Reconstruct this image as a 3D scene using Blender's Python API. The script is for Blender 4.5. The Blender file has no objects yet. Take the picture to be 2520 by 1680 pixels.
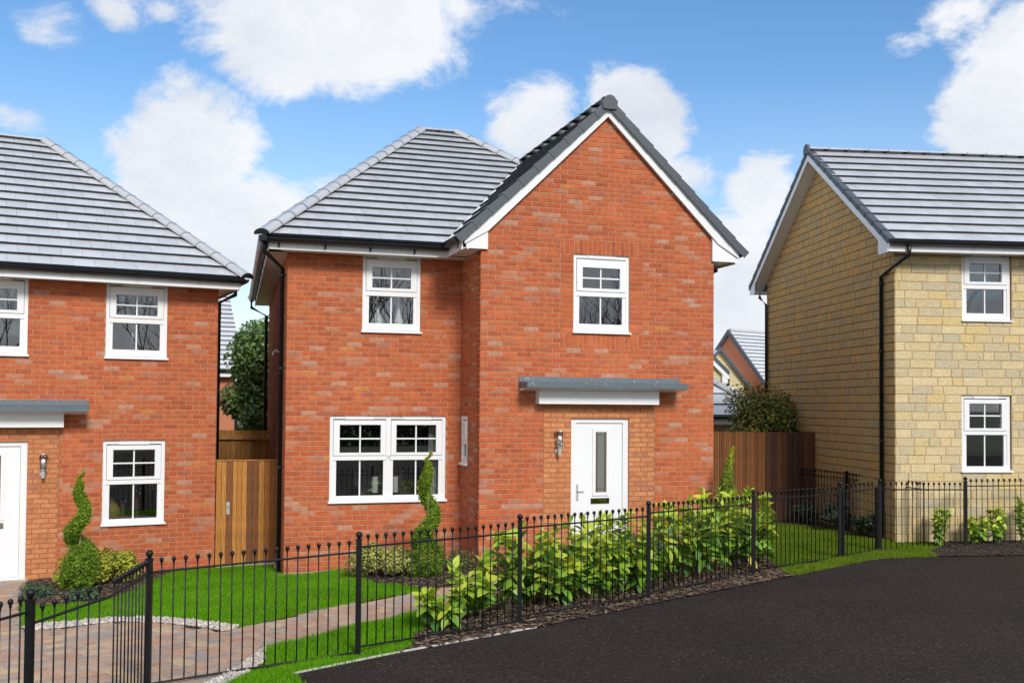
import bpy, bmesh, math, random
import numpy as np
from mathutils import Vector, Matrix, geometry, noise
R = math.radians
random.seed(7); rng = np.random.default_rng(11)
scene = bpy.context.scene
COL = scene.collection
PI = math.pi
ZC = 2.45                      # camera height above world zero

# ------------------------------------------------------------------ camera
cam = bpy.data.cameras.new('camera'); camo = bpy.data.objects.new('camera', cam); COL.objects.link(camo)
cam.sensor_width = 36; cam.lens = 36.388; cam.shift_y = 83.83 / 2520
cam.clip_end = 3000
camo.matrix_world = Matrix.Translation((0, 0, ZC)) @ Matrix.Rotation(R(90) + 0.0293, 4, 'X') @ Matrix.Rotation(0.0074, 4, 'Z')
scene.camera = camo

# ------------------------------------------------------------------ light and sky
SUN = Vector((0.37, -0.93, 0.0)).normalized()
EL = R(37)
sunv = Vector((SUN.x * math.cos(EL), SUN.y * math.cos(EL), math.sin(EL)))
sl = bpy.data.lights.new('sun', 'SUN'); sl.energy = 2.5; sl.angle = R(15); sl.color = (1, .955, .9)
so = bpy.data.objects.new('sun', sl); COL.objects.link(so)
so.rotation_euler = sunv.to_track_quat('Z', 'Y').to_euler()
scene.view_settings.view_transform = 'Standard'; scene.view_settings.look = 'None'
scene.view_settings.gamma = 1; scene.view_settings.use_curve_mapping = False
scene.view_settings.exposure = 0.38

world = bpy.data.worlds.new('World'); scene.world = world; world.use_nodes = True

def build_sky():
    nt = world.node_tree; nt.nodes.clear(); N = nt.nodes.new; L = nt.links.new
    out = N('ShaderNodeOutputWorld'); mix = N('ShaderNodeMixShader'); L(mix.outputs[0], out.inputs[0])
    sky = N('ShaderNodeTexSky'); sky.sky_type = 'NISHITA'; sky.sun_disc = False
    sky.sun_elevation = EL; sky.sun_rotation = math.atan2(SUN.x, SUN.y)
    sky.altitude = 100; sky.air_density = 1.0; sky.dust_density = 0.3; sky.ozone_density = 2.2
    hs = N('ShaderNodeHueSaturation'); hs.inputs['Saturation'].default_value = 1.2; hs.inputs['Value'].default_value = 1.0
    L(sky.outputs[0], hs.inputs['Color'])
    bg = N('ShaderNodeBackground'); bg.inputs[1].default_value = 0.128; L(hs.outputs[0], bg.inputs[0]); L(bg.outputs[0], mix.inputs[1])
    tc = N('ShaderNodeTexCoord')
    def math_(op, a, b=None, clamp=False):
        n = N('ShaderNodeMath'); n.operation = op; n.use_clamp = clamp
        for i, v in enumerate((a, b)):
            if v is None: continue
            if isinstance(v, (int, float)): n.inputs[i].default_value = v
            else: L(v, n.inputs[i])
        return n.outputs[0]
    def noise_(scale, detail, rough, sq=(1, 1, 1.5), off=(0, 0, 0), dist=0.0):
        mp = N('ShaderNodeMapping'); mp.inputs['Scale'].default_value = sq; mp.inputs['Location'].default_value = off
        L(tc.outputs['Generated'], mp.inputs['Vector'])
        n = N('ShaderNodeTexNoise'); n.inputs['Scale'].default_value = scale; n.inputs['Detail'].default_value = detail
        n.inputs['Roughness'].default_value = rough; n.inputs['Distortion'].default_value = dist
        L(mp.outputs[0], n.inputs['Vector']); return n.outputs[0]
    nbig = noise_(3.2, 9, .62, off=(4.1, 2.2, .3)); nfine = noise_(13, 12, .68, off=(1, 2, 3), dist=.4)
    # cloud banks: (azimuth x/y slope, elevation slope, half widths, weight)
    banks = [(-.175, .362, .125, .058, 1.0), (-.06, .39, .1, .03, .55), (-.325, .232, .066, .078, 1.05), (-.25, .165, .15, .062, .95), (-.385, .375, .03, .03, .6),
             (.015, .27, .055, .045, .9), (.125, .275, .062, .05, .9), (.165, .225, .05, .035, .6), (.48, .30, .065, .09, 1.05),
             (.385, .355, .035, .02, .62), (.435, .385, .05, .03, .7), (-.44, .355, .05, .03, .55), (-.40, .33, .035, .022, .5), (-.485, .275, .035, .03, .6),
             (.245, .215, .045, .05, .75), (.21, .10, .11, .10, .75), (-.36, .385, .05, .02, .4), (-.13, .16, .08, .05, .6),(.33,.19,.07,.02,.35)]
    tot = None
    for a, e, w, h, k in banks:
        d = Vector((a, 1, e)).normalized()
        sub = N('ShaderNodeVectorMath'); sub.operation = 'SUBTRACT'; L(tc.outputs['Generated'], sub.inputs[0]); sub.inputs[1].default_value = d
        mul = N('ShaderNodeVectorMath'); mul.operation = 'MULTIPLY'; L(sub.outputs[0], mul.inputs[0]); mul.inputs[1].default_value = (1 / w, 1 / .35, 1 / h)
        ln = N('ShaderNodeVectorMath'); ln.operation = 'LENGTH'; L(mul.outputs[0], ln.inputs[0])
        mr = N('ShaderNodeMapRange'); mr.interpolation_type = 'SMOOTHSTEP'
        mr.inputs['From Min'].default_value = 0; mr.inputs['From Max'].default_value = 1.7
        mr.inputs['To Min'].default_value = k; mr.inputs['To Max'].default_value = 0; L(ln.outputs['Value'], mr.inputs['Value'])
        tot = mr.outputs[0] if tot is None else math_('MAXIMUM', tot, mr.outputs[0])
    # the rest of the dome: broken cloud everywhere else
    dn = N('ShaderNodeVectorMath'); dn.operation = 'DOT_PRODUCT'; L(tc.outputs['Generated'], dn.inputs[0])
    dn.inputs[1].default_value = Vector((0, 1, .25)).normalized()
    away = N('ShaderNodeMapRange'); away.inputs['From Min'].default_value = .86; away.inputs['From Max'].default_value = .7
    away.inputs['To Min'].default_value = 0; away.inputs['To Max'].default_value = .62; L(dn.outputs['Value'], away.inputs['Value'])
    tot = math_('MAXIMUM', tot, away.outputs[0])
    v = math_('ADD', math_('MULTIPLY', tot, .95), math_('MULTIPLY', math_('SUBTRACT', nbig, .5), 1.35))
    v = math_('ADD', v, math_('MULTIPLY', math_('SUBTRACT', nfine, .5), .95))
    mask = N('ShaderNodeMapRange'); mask.interpolation_type = 'SMOOTHSTEP'
    mask.inputs['From Min'].default_value = .36; mask.inputs['From Max'].default_value = .66
    mask.inputs['To Min'].default_value = 0; mask.inputs['To Max'].default_value = .97; L(v, mask.inputs['Value'])
    shade = noise_(6, 8, .65, off=(7, 1, 2))
    cr = N('ShaderNodeValToRGB'); cr.color_ramp.elements[0].position = .33; cr.color_ramp.elements[0].color = (.70, .745, .82, 1)
    cr.color_ramp.elements[1].position = .6; cr.color_ramp.elements[1].color = (.90, .92, .955, 1); L(shade, cr.inputs[0])
    bc = N('ShaderNodeBackground'); bc.inputs[1].default_value = .80; L(cr.outputs[0], bc.inputs[0])
    # pale air low over the horizon
    sep = N('ShaderNodeSeparateXYZ'); L(tc.outputs['Generated'], sep.inputs[0])
    low = N('ShaderNodeMapRange'); low.inputs['From Min'].default_value = .30; low.inputs['From Max'].default_value = .03
    low.inputs['To Min'].default_value = 0; low.inputs['To Max'].default_value = .42; L(sep.outputs[2], low.inputs['Value'])
    f = math_('MAXIMUM', mask.outputs[0], low.outputs[0])
    L(f, mix.inputs[0]); L(bc.outputs[0], mix.inputs[2])
build_sky()

# ------------------------------------------------------------------ materials
MATS = {}
def mat(name, base=(.5, .5, .5), rough=.6, attr=False, nscale=0, namt=0.0, bump=0.0, bscale=60, metal=0, coat=0, ior=1.5, spec=None,
        stretch=None, trans=0, sheen=0, ramp=None, big=0.0, bigscale=1.2):
    m = bpy.data.materials.new(name); m.use_nodes = True; nt = m.node_tree; N = nt.nodes.new; L = nt.links.new
    b = nt.nodes['Principled BSDF']; b.inputs['Roughness'].default_value = rough; b.inputs['Metallic'].default_value = metal
    b.inputs['IOR'].default_value = ior; b.inputs['Coat Weight'].default_value = coat; b.inputs['Coat Roughness'].default_value = .15
    if spec is not None: b.inputs['Specular IOR Level'].default_value = spec
    if attr:
        a = N('ShaderNodeAttribute'); a.attribute_name = 'tone'; col = a.outputs['Color']
    else:
        c = N('ShaderNodeRGB'); c.outputs[0].default_value = (*base, 1); col = c.outputs[0]
    tc = N('ShaderNodeTexCoord'); vec = tc.outputs['Object']
    if not stretch is None:
        mp = N('ShaderNodeMapping'); mp.inputs['Scale'].default_value = stretch; L(vec, mp.inputs[0]); vec = mp.outputs[0]
    geo = N('ShaderNodeNewGeometry')
    if attr == 'obj': pass
    def vary(col, vec, scale, amt, det=5):
        n = N('ShaderNodeTexNoise'); n.inputs['Scale'].default_value = scale; n.inputs['Detail'].default_value = det; n.inputs['Roughness'].default_value = .6
        L(vec, n.inputs['Vector'])
        mr = N('ShaderNodeMapRange'); mr.inputs['From Min'].default_value = .25; mr.inputs['From Max'].default_value = .75
        mr.inputs['To Min'].default_value = 1 - amt; mr.inputs['To Max'].default_value = 1 + amt; L(n.outputs[0], mr.inputs[0])
        mx = N('ShaderNodeVectorMath'); mx.operation = 'SCALE'; L(col, mx.inputs[0]); L(mr.outputs[0], mx.inputs['Scale'])
        return mx.outputs[0]
    wvec = geo.outputs['Position']
    if namt: col = vary(col, wvec if stretch is None else vec, nscale, namt)
    if big: col = vary(col, wvec, bigscale, big, 3)
    L(col, b.inputs['Base Color'])
    if bump:
        n = N('ShaderNodeTexNoise'); n.inputs['Scale'].default_value = bscale; n.inputs['Detail'].default_value = 6
        L(wvec if stretch is None else vec, n.inputs['Vector'])
        bp = N('ShaderNodeBump'); bp.inputs['Strength'].default_value = bump; bp.inputs['Distance'].default_value = .01
        L(n.outputs[0], bp.inputs['Height']); L(bp.outputs[0], b.inputs['Normal'])
    if trans:
        t = N('ShaderNodeBsdfTranslucent'); L(col, t.inputs[0]); mx = N('ShaderNodeMixShader'); mx.inputs[0].default_value = trans
        L(b.outputs[0], mx.inputs[1]); L(t.outputs[0], mx.inputs[2]); L(mx.outputs[0], nt.nodes['Material Output'].inputs[0])
    MATS[name] = m; return m
M_brick = mat('brick_clay', attr=True, rough=.85, nscale=14, namt=.24, bump=.6, bscale=55, big=.11, bigscale=.8, spec=.2)
M_mortar = mat('mortar_sand', (.46, .235, .135), .95, nscale=30, namt=.15, spec=.1)
M_omortar = mat('mortar_brown', (.33, .15, .07), .95, nscale=30, namt=.15, spec=.1)
M_stone = mat('stone_buff', attr=True, rough=.9, nscale=42, namt=.30, bump=1.0, bscale=30, spec=.15)
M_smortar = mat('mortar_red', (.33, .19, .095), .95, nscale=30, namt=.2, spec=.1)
M_tile = mat('tile_grey', attr=True, rough=.3, nscale=3.5, namt=.11, bump=.05, bscale=90, ior=1.8, coat=.8)
M_tedge_shade = mat('tile_edge_shade', (.030, .036, .042), .8, spec=.2)  # near-black paints the shade of the tile butts into their colour
M_slate = mat('slate_plastic', (.066, .078, .092), .5, nscale=20, namt=.1)
M_white = mat('white_plastic', (.80, .80, .80), .32, nscale=2, namt=.02)
M_door = mat('door_white', (.80, .81, .82), .3, bump=.06, bscale=40)
M_black = mat('black_plastic', (.012, .013, .015), .32)
M_lead = mat('lead_grey', (.105, .135, .155), .55, nscale=6, namt=.08, bump=.1, bscale=20)
M_splat = mat('dried_mortar', (.5, .45, .39), .9)
M_dark = mat('room_dark', (.035, .032, .022), .9, nscale=2, namt=.3)
M_room = mat('room_green', (.035, .042, .016), .9)
M_curt = mat('curtain_cloth', (.62, .66, .66), .9)
M_iron = mat('railing_black', (.006, .0065, .008), .45, nscale=8, namt=.3, bump=.05, bscale=80, spec=.3)
M_chrome = mat('brushed_steel', (.72, .70, .67), .38, metal=.75)
M_bulb = mat('bulb_white', (.85, .85, .82), .3)
M_wood = mat('timber_brown', attr=True, rough=.75, nscale=5, namt=.42, stretch=(9, 9, .9), bump=.3, bscale=8)
def asphalt_mat():
    m = bpy.data.materials.new('asphalt'); m.use_nodes = True; nt = m.node_tree; N = nt.nodes.new; L = nt.links.new; b = nt.nodes['Principled BSDF']
    b.inputs['Roughness'].default_value = .92; b.inputs['Specular IOR Level'].default_value = .2; g = N('ShaderNodeNewGeometry')
    n = N('ShaderNodeTexNoise'); n.inputs['Scale'].default_value = 27; n.inputs['Detail'].default_value = 4; n.inputs['Roughness'].default_value = .75; L(g.outputs['Position'], n.inputs['Vector'])
    r = N('ShaderNodeValToRGB'); r.color_ramp.elements[0].position = .30; r.color_ramp.elements[0].color = (.0045, .0034, .003, 1); r.color_ramp.elements[1].position = .70; r.color_ramp.elements[1].color = (.043, .0310, .0265, 1); L(n.outputs[0], r.inputs[0])
    v = N('ShaderNodeTexVoronoi'); v.inputs['Scale'].default_value = 42; L(g.outputs['Position'], v.inputs['Vector'])
    sp = N('ShaderNodeSeparateColor'); L(v.outputs['Color'], sp.inputs[0])
    a = N('ShaderNodeMath'); a.operation = 'GREATER_THAN'; a.inputs[1].default_value = .955; L(sp.outputs[0], a.inputs[0])
    c = N('ShaderNodeMath'); c.operation = 'LESS_THAN'; c.inputs[1].default_value = .42; L(v.outputs['Distance'], c.inputs[0])
    d = N('ShaderNodeMath'); d.operation = 'MULTIPLY'; L(a.outputs[0], d.inputs[0]); L(c.outputs[0], d.inputs[1])
    mx = N('ShaderNodeMix'); mx.data_type = 'RGBA'; L(d.outputs[0], mx.inputs[0]); L(r.outputs[0], mx.inputs[6]); mx.inputs[7].default_value = (.085, .078, .072, 1)
    w = N('ShaderNodeTexNoise'); w.inputs['Scale'].default_value = .7; w.inputs['Detail'].default_value = 4; L(g.outputs['Position'], w.inputs['Vector'])
    mr = N('ShaderNodeMapRange'); mr.inputs['From Min'].default_value = .3; mr.inputs['From Max'].default_value = .7; mr.inputs['To Min'].default_value = .82; mr.inputs['To Max'].default_value = 1.2; L(w.outputs[0], mr.inputs[0])
    sc = N('ShaderNodeVectorMath'); sc.operation = 'SCALE'; L(mx.outputs[2], sc.inputs[0]); L(mr.outputs[0], sc.inputs['Scale']); L(sc.outputs[0], b.inputs['Base Color'])
    bp = N('ShaderNodeBump'); bp.inputs['Strength'].default_value = .9; bp.inputs['Distance'].default_value = .02; L(n.outputs[0], bp.inputs['Height']); L(bp.outputs[0], b.inputs['Normal']); return m
M_asph = asphalt_mat()
M_soil = mat('soil_turf', (.045, .095, .012), .95, nscale=6, namt=.35, bump=.5, bscale=60)
M_soil2 = mat('soil_olive_turf', (.06, .085, .015), .95, nscale=6, namt=.35, bump=.5, bscale=60)  # more olive turf tone of the right lawn
M_blade = mat('grass_blade', attr=True, rough=.8, trans=.35, spec=.05)
M_mulch = mat('bark_soil', (.026, .016, .012), .95, nscale=25, namt=.5, bump=1, bscale=50)
M_chip = mat('bark_chip', attr=True, rough=.9)
M_peb = mat('pebble_stone', attr=True, rough=.8, nscale=30, namt=.12)
M_bedding = mat('bedding_grit', (.33, .27, .21), .95, nscale=60, namt=.3)
M_sand = mat('joint_sand', (.20, .14, .10), .95, nscale=40, namt=.25)
M_paver = mat('paver_concrete', attr=True, rough=.85, nscale=20, namt=.16, bump=.25, bscale=90, big=.12, bigscale=1.5)
M_ground = mat('field_earth', (.07, .085, .035), .95, nscale=.6, namt=.35)
M_leaf = mat('laurel_leaf', attr=True, rough=.42, spec=.35, nscale=16, namt=.12, trans=.22)
M_fol = mat('foliage', attr=True, rough=.6, trans=.25, spec=.2)
M_bark = mat('bark', (.10, .07, .045), .9, nscale=30, namt=.3)
M_edging = mat('concrete_edging', (.48, .48, .43), .9, nscale=12, namt=.25)
M_wax = mat('candle_wax', (.72, .78, .76), .5)
M_yel = mat('painted_yellow', (.28, .22, .05), .6)
M_plate = mat('letter_plate_metal', (.55, .56, .52), .08, metal=1)
M_navy = mat('vase_blue', (.02, .035, .07), .3)
def glass_mat(name, tint=.9, refl=.16, rough=0.0):
    m = bpy.data.materials.new(name); m.use_nodes = True; nt = m.node_tree; nt.nodes.clear(); N = nt.nodes.new; L = nt.links.new
    o = N('ShaderNodeOutputMaterial'); t = N('ShaderNodeBsdfTransparent'); t.inputs[0].default_value = (tint, tint * 1.0, tint * .98, 1)
    g = N('ShaderNodeBsdfGlossy'); g.inputs['Roughness'].default_value = rough; g.inputs[0].default_value = (.95, .97, 1, 1)
    fr = N('ShaderNodeFresnel'); fr.inputs[0].default_value = 1.5
    ad = N('ShaderNodeMath'); ad.operation = 'ADD'; ad.inputs[1].default_value = refl; ad.use_clamp = True; L(fr.outputs[0], ad.inputs[0])
    mx = N('ShaderNodeMixShader'); L(ad.outputs[0], mx.inputs[0]); L(t.outputs[0], mx.inputs[1]); L(g.outputs[0], mx.inputs[2]); L(mx.outputs[0], o.inputs[0])
    return m
M_glass = glass_mat('window_glass', .8, .13)
M_lampglass = glass_mat('lamp_glass', .98, -.03)
def plain_glass(name, col, rough):
    return mat(name, col, rough, ior=1.5, coat=.4)
M_obsc = plain_glass('obscured_glass', (.17, .185, .17), .25)
M_room2 = mat('room_brown', (.13, .075, .035), .9)
M_fobsc = plain_glass('far_window_glass', (.12, .15, .18), .15)

def far_brick(name, c1, c2, mortar, w, h, gap):
    m = bpy.data.materials.new(name); m.use_nodes = True; nt = m.node_tree; N = nt.nodes.new; L = nt.links.new
    b = nt.nodes['Principled BSDF']; b.inputs['Roughness'].default_value = .9
    tc = N('ShaderNodeTexCoord'); sx = N('ShaderNodeSeparateXYZ'); L(tc.outputs['Object'], sx.inputs[0]); ad = N('ShaderNodeMath'); L(sx.outputs[0], ad.inputs[0]); L(sx.outputs[1], ad.inputs[1])
    mp = N('ShaderNodeCombineXYZ'); L(ad.outputs[0], mp.inputs[0]); L(sx.outputs[2], mp.inputs[1])
    t = N('ShaderNodeTexBrick'); t.inputs['Scale'].default_value = 1; t.inputs['Brick Width'].default_value = w; t.inputs['Row Height'].default_value = h
    t.inputs['Mortar Size'].default_value = gap; t.inputs['Color1'].default_value = (*c1, 1); t.inputs['Color2'].default_value = (*c2, 1); t.inputs['Mortar'].default_value = (*mortar, 1)
    L(mp.outputs[0], t.inputs[0]); L(t.outputs[0], b.inputs['Base Color']); return m
M_fbrick = far_brick('far_brick', (.52, .17, .08), (.46, .16, .09), (.48, .25, .15), .225, .075, .006)
M_fstone = far_brick('far_stone', (.64, .54, .31), (.57, .48, .28), (.5, .38, .22), .4, .15, .008)

# ------------------------------------------------------------------ mesh helpers
class MB:
    def __init__(s): s.v = []; s.f = []; s.mi = []; s.tone = []; s.cur = (.5, .5, .5); s.m = 0
    def face(s, idx): s.f.append(tuple(idx)); s.mi.append(s.m); s.tone.append(s.cur)
    def poly(s, pts): n = len(s.v); s.v += [tuple(p) for p in pts]; s.face(range(n, n + len(pts)))
    def box(s, x0, x1, y0, y1, z0, z1, skip='', mx=None):
        n = len(s.v); P = [(x0, y0, z0), (x1, y0, z0), (x1, y1, z0), (x0, y1, z0), (x0, y0, z1), (x1, y0, z1), (x1, y1, z1), (x0, y1, z1)]
        if mx is not None: P = [tuple(mx @ Vector(p)) for p in P]
        s.v += P
        for k, q in (('b', (0, 3, 2, 1)), ('t', (4, 5, 6, 7)), ('f', (0, 1, 5, 4)), ('k', (2, 3, 7, 6)), ('r', (1, 2, 6, 5)), ('l', (3, 0, 4, 7))):
            if k not in skip: s.face([n + i for i in q])
    def prism(s, prof, a, axis='y'):      # closed outline extruded between a[0] and a[1]
        n = len(s.v); k = len(prof)
        for t in a:
            for p, q in prof: s.v.append((p, t, q) if axis == 'y' else ((t, p, q) if axis == 'x' else (p, q, t)))
        s.face([n + i for i in range(k)]); s.face([n + k + i for i in reversed(range(k))])
        for i in range(k):
            j = (i + 1) % k; s.face((n + j, n + i, n + k + i, n + k + j))
    def tube(s, pts, r, n=8, cap=True):
        pts = [Vector(p) for p in pts]; rs = r if isinstance(r, (list, tuple)) else [r] * len(pts)
        base = len(s.v); up = Vector((0, 0, 1))
        for i, p in enumerate(pts):
            d = (pts[min(i + 1, len(pts) - 1)] - pts[max(i - 1, 0)]).normalized()
            a = d.orthogonal().normalized() if abs(d.z) > .95 else d.cross(up).normalized()
            if abs(d.z) > .95: a = (Vector((1, 0, 0)) - d * d.x).normalized()
            b = d.cross(a).normalized()
            for j in range(n):
                t = 2 * PI * j / n; s.v.append(tuple(p + a * math.cos(t) * rs[i] + b * math.sin(t) * rs[i]))
        for i in range(len(pts) - 1):
            for j in range(n):
                k = (j + 1) % n; q = base + i * n; s.face((q + j, q + k, q + n + k, q + n + j))
        if cap:
            s.face([base + j for j in reversed(range(n))]); s.face([base + (len(pts) - 1) * n + j for j in range(n)])
    def lathe(s, prof, n=12, c=(0, 0, 0)):
        base = len(s.v)
        for r_, z in prof:
            for j in range(n):
                t = 2 * PI * j / n; s.v.append((c[0] + r_ * math.cos(t), c[1] + r_ * math.sin(t), c[2] + z))
        for i in range(len(prof) - 1):
            for j in range(n):
                k = (j + 1) % n; q = base + i * n; s.face((q + j, q + k, q + n + k, q + n + j))
        s.face([base + j for j in reversed(range(n))]); s.face([base + (len(prof) - 1) * n + j for j in range(n)])
    def mesh(s, name, mats, smooth=False):
        me = bpy.data.meshes.new(name); me.from_pydata(s.v, [], s.f)
        for m in (mats if isinstance(mats, (list, tuple)) else [mats]): me.materials.append(m)
        n = len(s.f)
        if n:
            me.polygons.foreach_set('material_index', s.mi)
            at = me.attributes.new('tone', 'FLOAT_COLOR', 'FACE')
            c = np.ones((n, 4), np.float32); c[:, :3] = np.array(s.tone, np.float32); at.data.foreach_set('color', c.ravel())
            if smooth: me.polygons.foreach_set('use_smooth', [True] * n)
        me.update(); return me
    def build(s, name, mats, parent=None, loc=None, smooth=False, mx=None):
        return put(name, s.mesh(name, mats, smooth), parent, loc, mx)
def put(name, me, parent=None, loc=None, mx=None):
    o = bpy.data.objects.new(name, me); COL.objects.link(o)
    if parent is not None: o.parent = parent
    if mx is not None: o.matrix_basis = mx
    elif loc is not None: o.location = loc
    return o
def fast_mesh(name, V, F, tone, m, k):
    """V (n,3), F (m,k), tone (m,3)"""
    me = bpy.data.meshes.new(name); nv, nf = len(V), len(F)
    me.vertices.add(nv); me.vertices.foreach_set('co', np.asarray(V, np.float32).ravel())
    me.loops.add(nf * k); me.loops.foreach_set('vertex_index', np.asarray(F, np.int32).ravel())
    me.polygons.add(nf); me.polygons.foreach_set('loop_start', np.arange(0, nf * k, k, dtype=np.int32))
    try: me.polygons.foreach_set('loop_total', np.full(nf, k, np.int32))
    except Exception: pass
    me.materials.append(m); me.update(calc_edges=True)
    at = me.attributes.new('tone', 'FLOAT_COLOR', 'FACE'); c = np.ones((nf, 4), np.float32); c[:, :3] = tone; at.data.foreach_set('color', c.ravel())
    return me
def tag(o, label=None, cat=None, group=None, kind=None):
    if label: o['label'] = label
    if cat: o['category'] = cat
    if group: o['group'] = group
    if kind: o['kind'] = kind
    return o
def thing(name, label, cat, loc=(0, 0, 0), rz=0, group=None):
    o = bpy.data.objects.new(name, None); COL.objects.link(o); o.location = loc; o.rotation_euler = (0, 0, rz); o.empty_display_size = .3
    return tag(o, label, cat, group)
def copy_tree(o, parent=None):
    c = o.copy(); COL.objects.link(c)
    if parent is not None: c.parent = parent
    for ch in list(o.children): copy_tree(ch, c)
    return c
def frame_mx(P, u):                      # x along u (plan), y into the wall, z up
    u = Vector((u[0], u[1], 0)).normalized(); y = Vector((-u.y, u.x, 0))
    m = Matrix((u, y, Vector((0, 0, 1)))).transposed().to_4x4(); m.translation = Vector(P); return m

# ------------------------------------------------------------------ terrain
CP = [(-4.8, 16.8, -2.74), (-7.2, 15.3, -2.66), (-3.4, 15.4, -2.50), (-0.8, 16.2, -2.40), (-.47, 15.2, -2.36), (1.5, 15.8, -2.30), (3.2, 16.3, -2.28),
      (6.52, 17.6, -2.20), (9, 17.9, -2.17), (-3.38, 7.3, -2.5), (-3.16, 9.1, -2.48), (-1.49, 10.2, -2.44), (.1, 11.5, -2.395), (1.7, 12.84, -2.36),
      (3.4, 14.6, -2.34), (5.05, 15.95, -2.31), (5.95, 16.7, -2.31), (7.5, 17.2, -2.29), (5.6, 21.8, -2.33), (3.5, 19.5, -2.3), (-5.3, 11.3, -2.55),
      (-6.3, 13.4, -2.62), (0, 9, -2.42), (3, 9, -2.40), (6, 13, -2.36), (9, 15, -2.32)]
CPA = np.array(CP)
def gz(x, y):
    w = np.exp(-((x - CPA[:, 0]) ** 2 + (y - CPA[:, 1]) ** 2) / 6.48)
    return float((w @ CPA[:, 2] - .048) / (w.sum() + .02)) + ZC
def gzv(X, Y):
    w = np.exp(-((X[:, None] - CPA[:, 0]) ** 2 + (Y[:, None] - CPA[:, 1]) ** 2) / 6.48)
    return (w @ CPA[:, 2] - .048) / (w.sum(1) + .02) + ZC
def inside(X, Y, poly):
    c = np.zeros(len(X), bool); j = len(poly) - 1
    for i in range(len(poly)):
        xi, yi = poly[i]; xj, yj = poly[j]
        hit = ((yi > Y) != (yj > Y)) & (X < (xj - xi) * (Y - yi) / (yj - yi + 1e-12) + xi); c ^= hit; j = i
    return c
def area(poly): return abs(sum(poly[i - 1][0] * poly[i][1] - poly[i][0] * poly[i - 1][1] for i in range(len(poly)))) / 2
def scatter(poly, n):
    a = np.array(poly); lo = a.min(0); hi = a.max(0); out = []
    tot = 0
    while tot < n:
        P = rng.random((n * 2, 2)) * (hi - lo) + lo; P = P[inside(P[:, 0], P[:, 1], poly)]; out.append(P); tot += len(P)
        if len(P) == 0: break
    return np.vstack(out)[:n]
def densify(poly, d=.3):
    out = []
    for i in range(len(poly)):
        a = Vector(poly[i]); b = Vector(poly[(i + 1) % len(poly)]); k = max(1, int((b - a).length / d))
        out += [tuple(a.lerp(b, t / k)) for t in range(k)]
    return out
def zone(name, poly, m, dz=0.0, step=.4, kind='structure'):
    P = densify(poly); n = len(P); a = np.array(poly); lo = a.min(0); hi = a.max(0)
    gx, gy = np.meshgrid(np.arange(lo[0] + step / 2, hi[0], step), np.arange(lo[1] + step / 2, hi[1], step)); gx = gx.ravel(); gy = gy.ravel()
    k = inside(gx, gy, poly); pts = [Vector(p) for p in P] + [Vector((x, y)) for x, y in zip(gx[k], gy[k])]
    v, e, f, *_ = geometry.delaunay_2d_cdt(pts, [(i, (i + 1) % n) for i in range(n)], [list(range(n))], 1, 1e-5)
    va = np.array([tuple(q) for q in v]); z = gzv(va[:, 0], va[:, 1]) + dz
    me = bpy.data.meshes.new(name)
    F = []
    for q in f:
        A, B, C = [va[i] for i in q[:3]]
        F.append(tuple(q) if (B[0] - A[0]) * (C[1] - A[1]) - (B[1] - A[1]) * (C[0] - A[0]) > 0 else tuple(reversed(q)))
    me.from_pydata([(x, y, zz) for (x, y), zz in zip(va, z)], [], F); me.materials.append(m); me.update()
    o = put(name, me); o['kind'] = kind; return o

DRIVE_TOP = [(-7.4, 15.62), (-7.16, 15.41), (-6.5, 13.75), (-5.55, 11.75), (-5.32, 11.65), (-4.96, 11.87), (-4.56, 12.1), (-4.09, 12.0), (-3.5, 11.66), (-3.11, 11.33), (-2.98, 11.55)]
PATH_UP = [(-2.64, 11.99), (-2.28, 12.39), (-1.89, 12.78), (-1.48, 13.16), (-1.12, 13.53), (-.57, 14.0), (.1, 14.75), (.72, 15.56)]
PATH_LO = [(1.9, 15.92), (1.55, 15.3), (.75, 14.2), (-.05, 13.25), (-.55, 12.68), (-1.21, 12.03), (-1.7, 11.48), (-2.03, 11.02), (-2.47, 10.53)]
PEB_UP = [(-5.56, 11.84), (-5.5, 12.06), (-5.12, 12.2), (-4.68, 12.38), (-4.22, 12.34), (-3.6, 12.02), (-3.09, 11.64), (-2.98, 11.55), (-3.11, 11.33), (-3.5, 11.66), (-4.09, 12.0), (-4.56, 12.1), (-4.96, 11.87), (-5.32, 11.65)]
PEB_LO = [(-2.47, 10.53), (-2.34, 9.94), (-2.39, 9.54), (-2.47, 9.22), (-2.55, 8.6), (-2.75, 8.6), (-2.66, 9.22), (-2.53, 9.81)]
DRIVE = DRIVE_TOP + PATH_UP + PATH_LO + [(-2.53, 9.81), (-2.66, 9.22), (-2.75, 8.6), (-2.9, 6.0), (-10, 6.0), (-10, 14.4)]
ROAD_EDGE = [(-1.98, 9.5), (-1.57, 9.86), (-1.15, 10.22), (-.56, 10.67), (.29, 11.32), (1.24, 12.13), (2.08, 12.85), (3.21, 13.78), (3.80, 14.32), (4.83, 15.26), (5.4, 15.75), (5.76, 15.97), (6.55, 16.10), (7.35, 16.18), (8.01, 16.23), (10, 16.3), (16, 16.4)]
ROAD = ROAD_EDGE + [(40, 16), (40, -14), (-3, -14), (-.8, 6.5), (-1.82, 9.19)]
BED_L = [(-7.16, 15.41), (-6.65, 14.28), (-6.14, 13.40), (-5.75, 13.38), (-5.37, 13.53), (-5.28, 14.21), (-5.29, 15.06), (-5.32, 16.56), (-7.0, 15.66)]
BED_M = [(-2.56, 15.64), (-2.2, 14.77), (-1.84, 14.24), (-1.4, 13.85), (-1.09, 13.58), (-.57, 14.02), (.1, 14.77), (.6, 15.45), (-.46, 15.12), (-.78, 16.16)]
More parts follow.
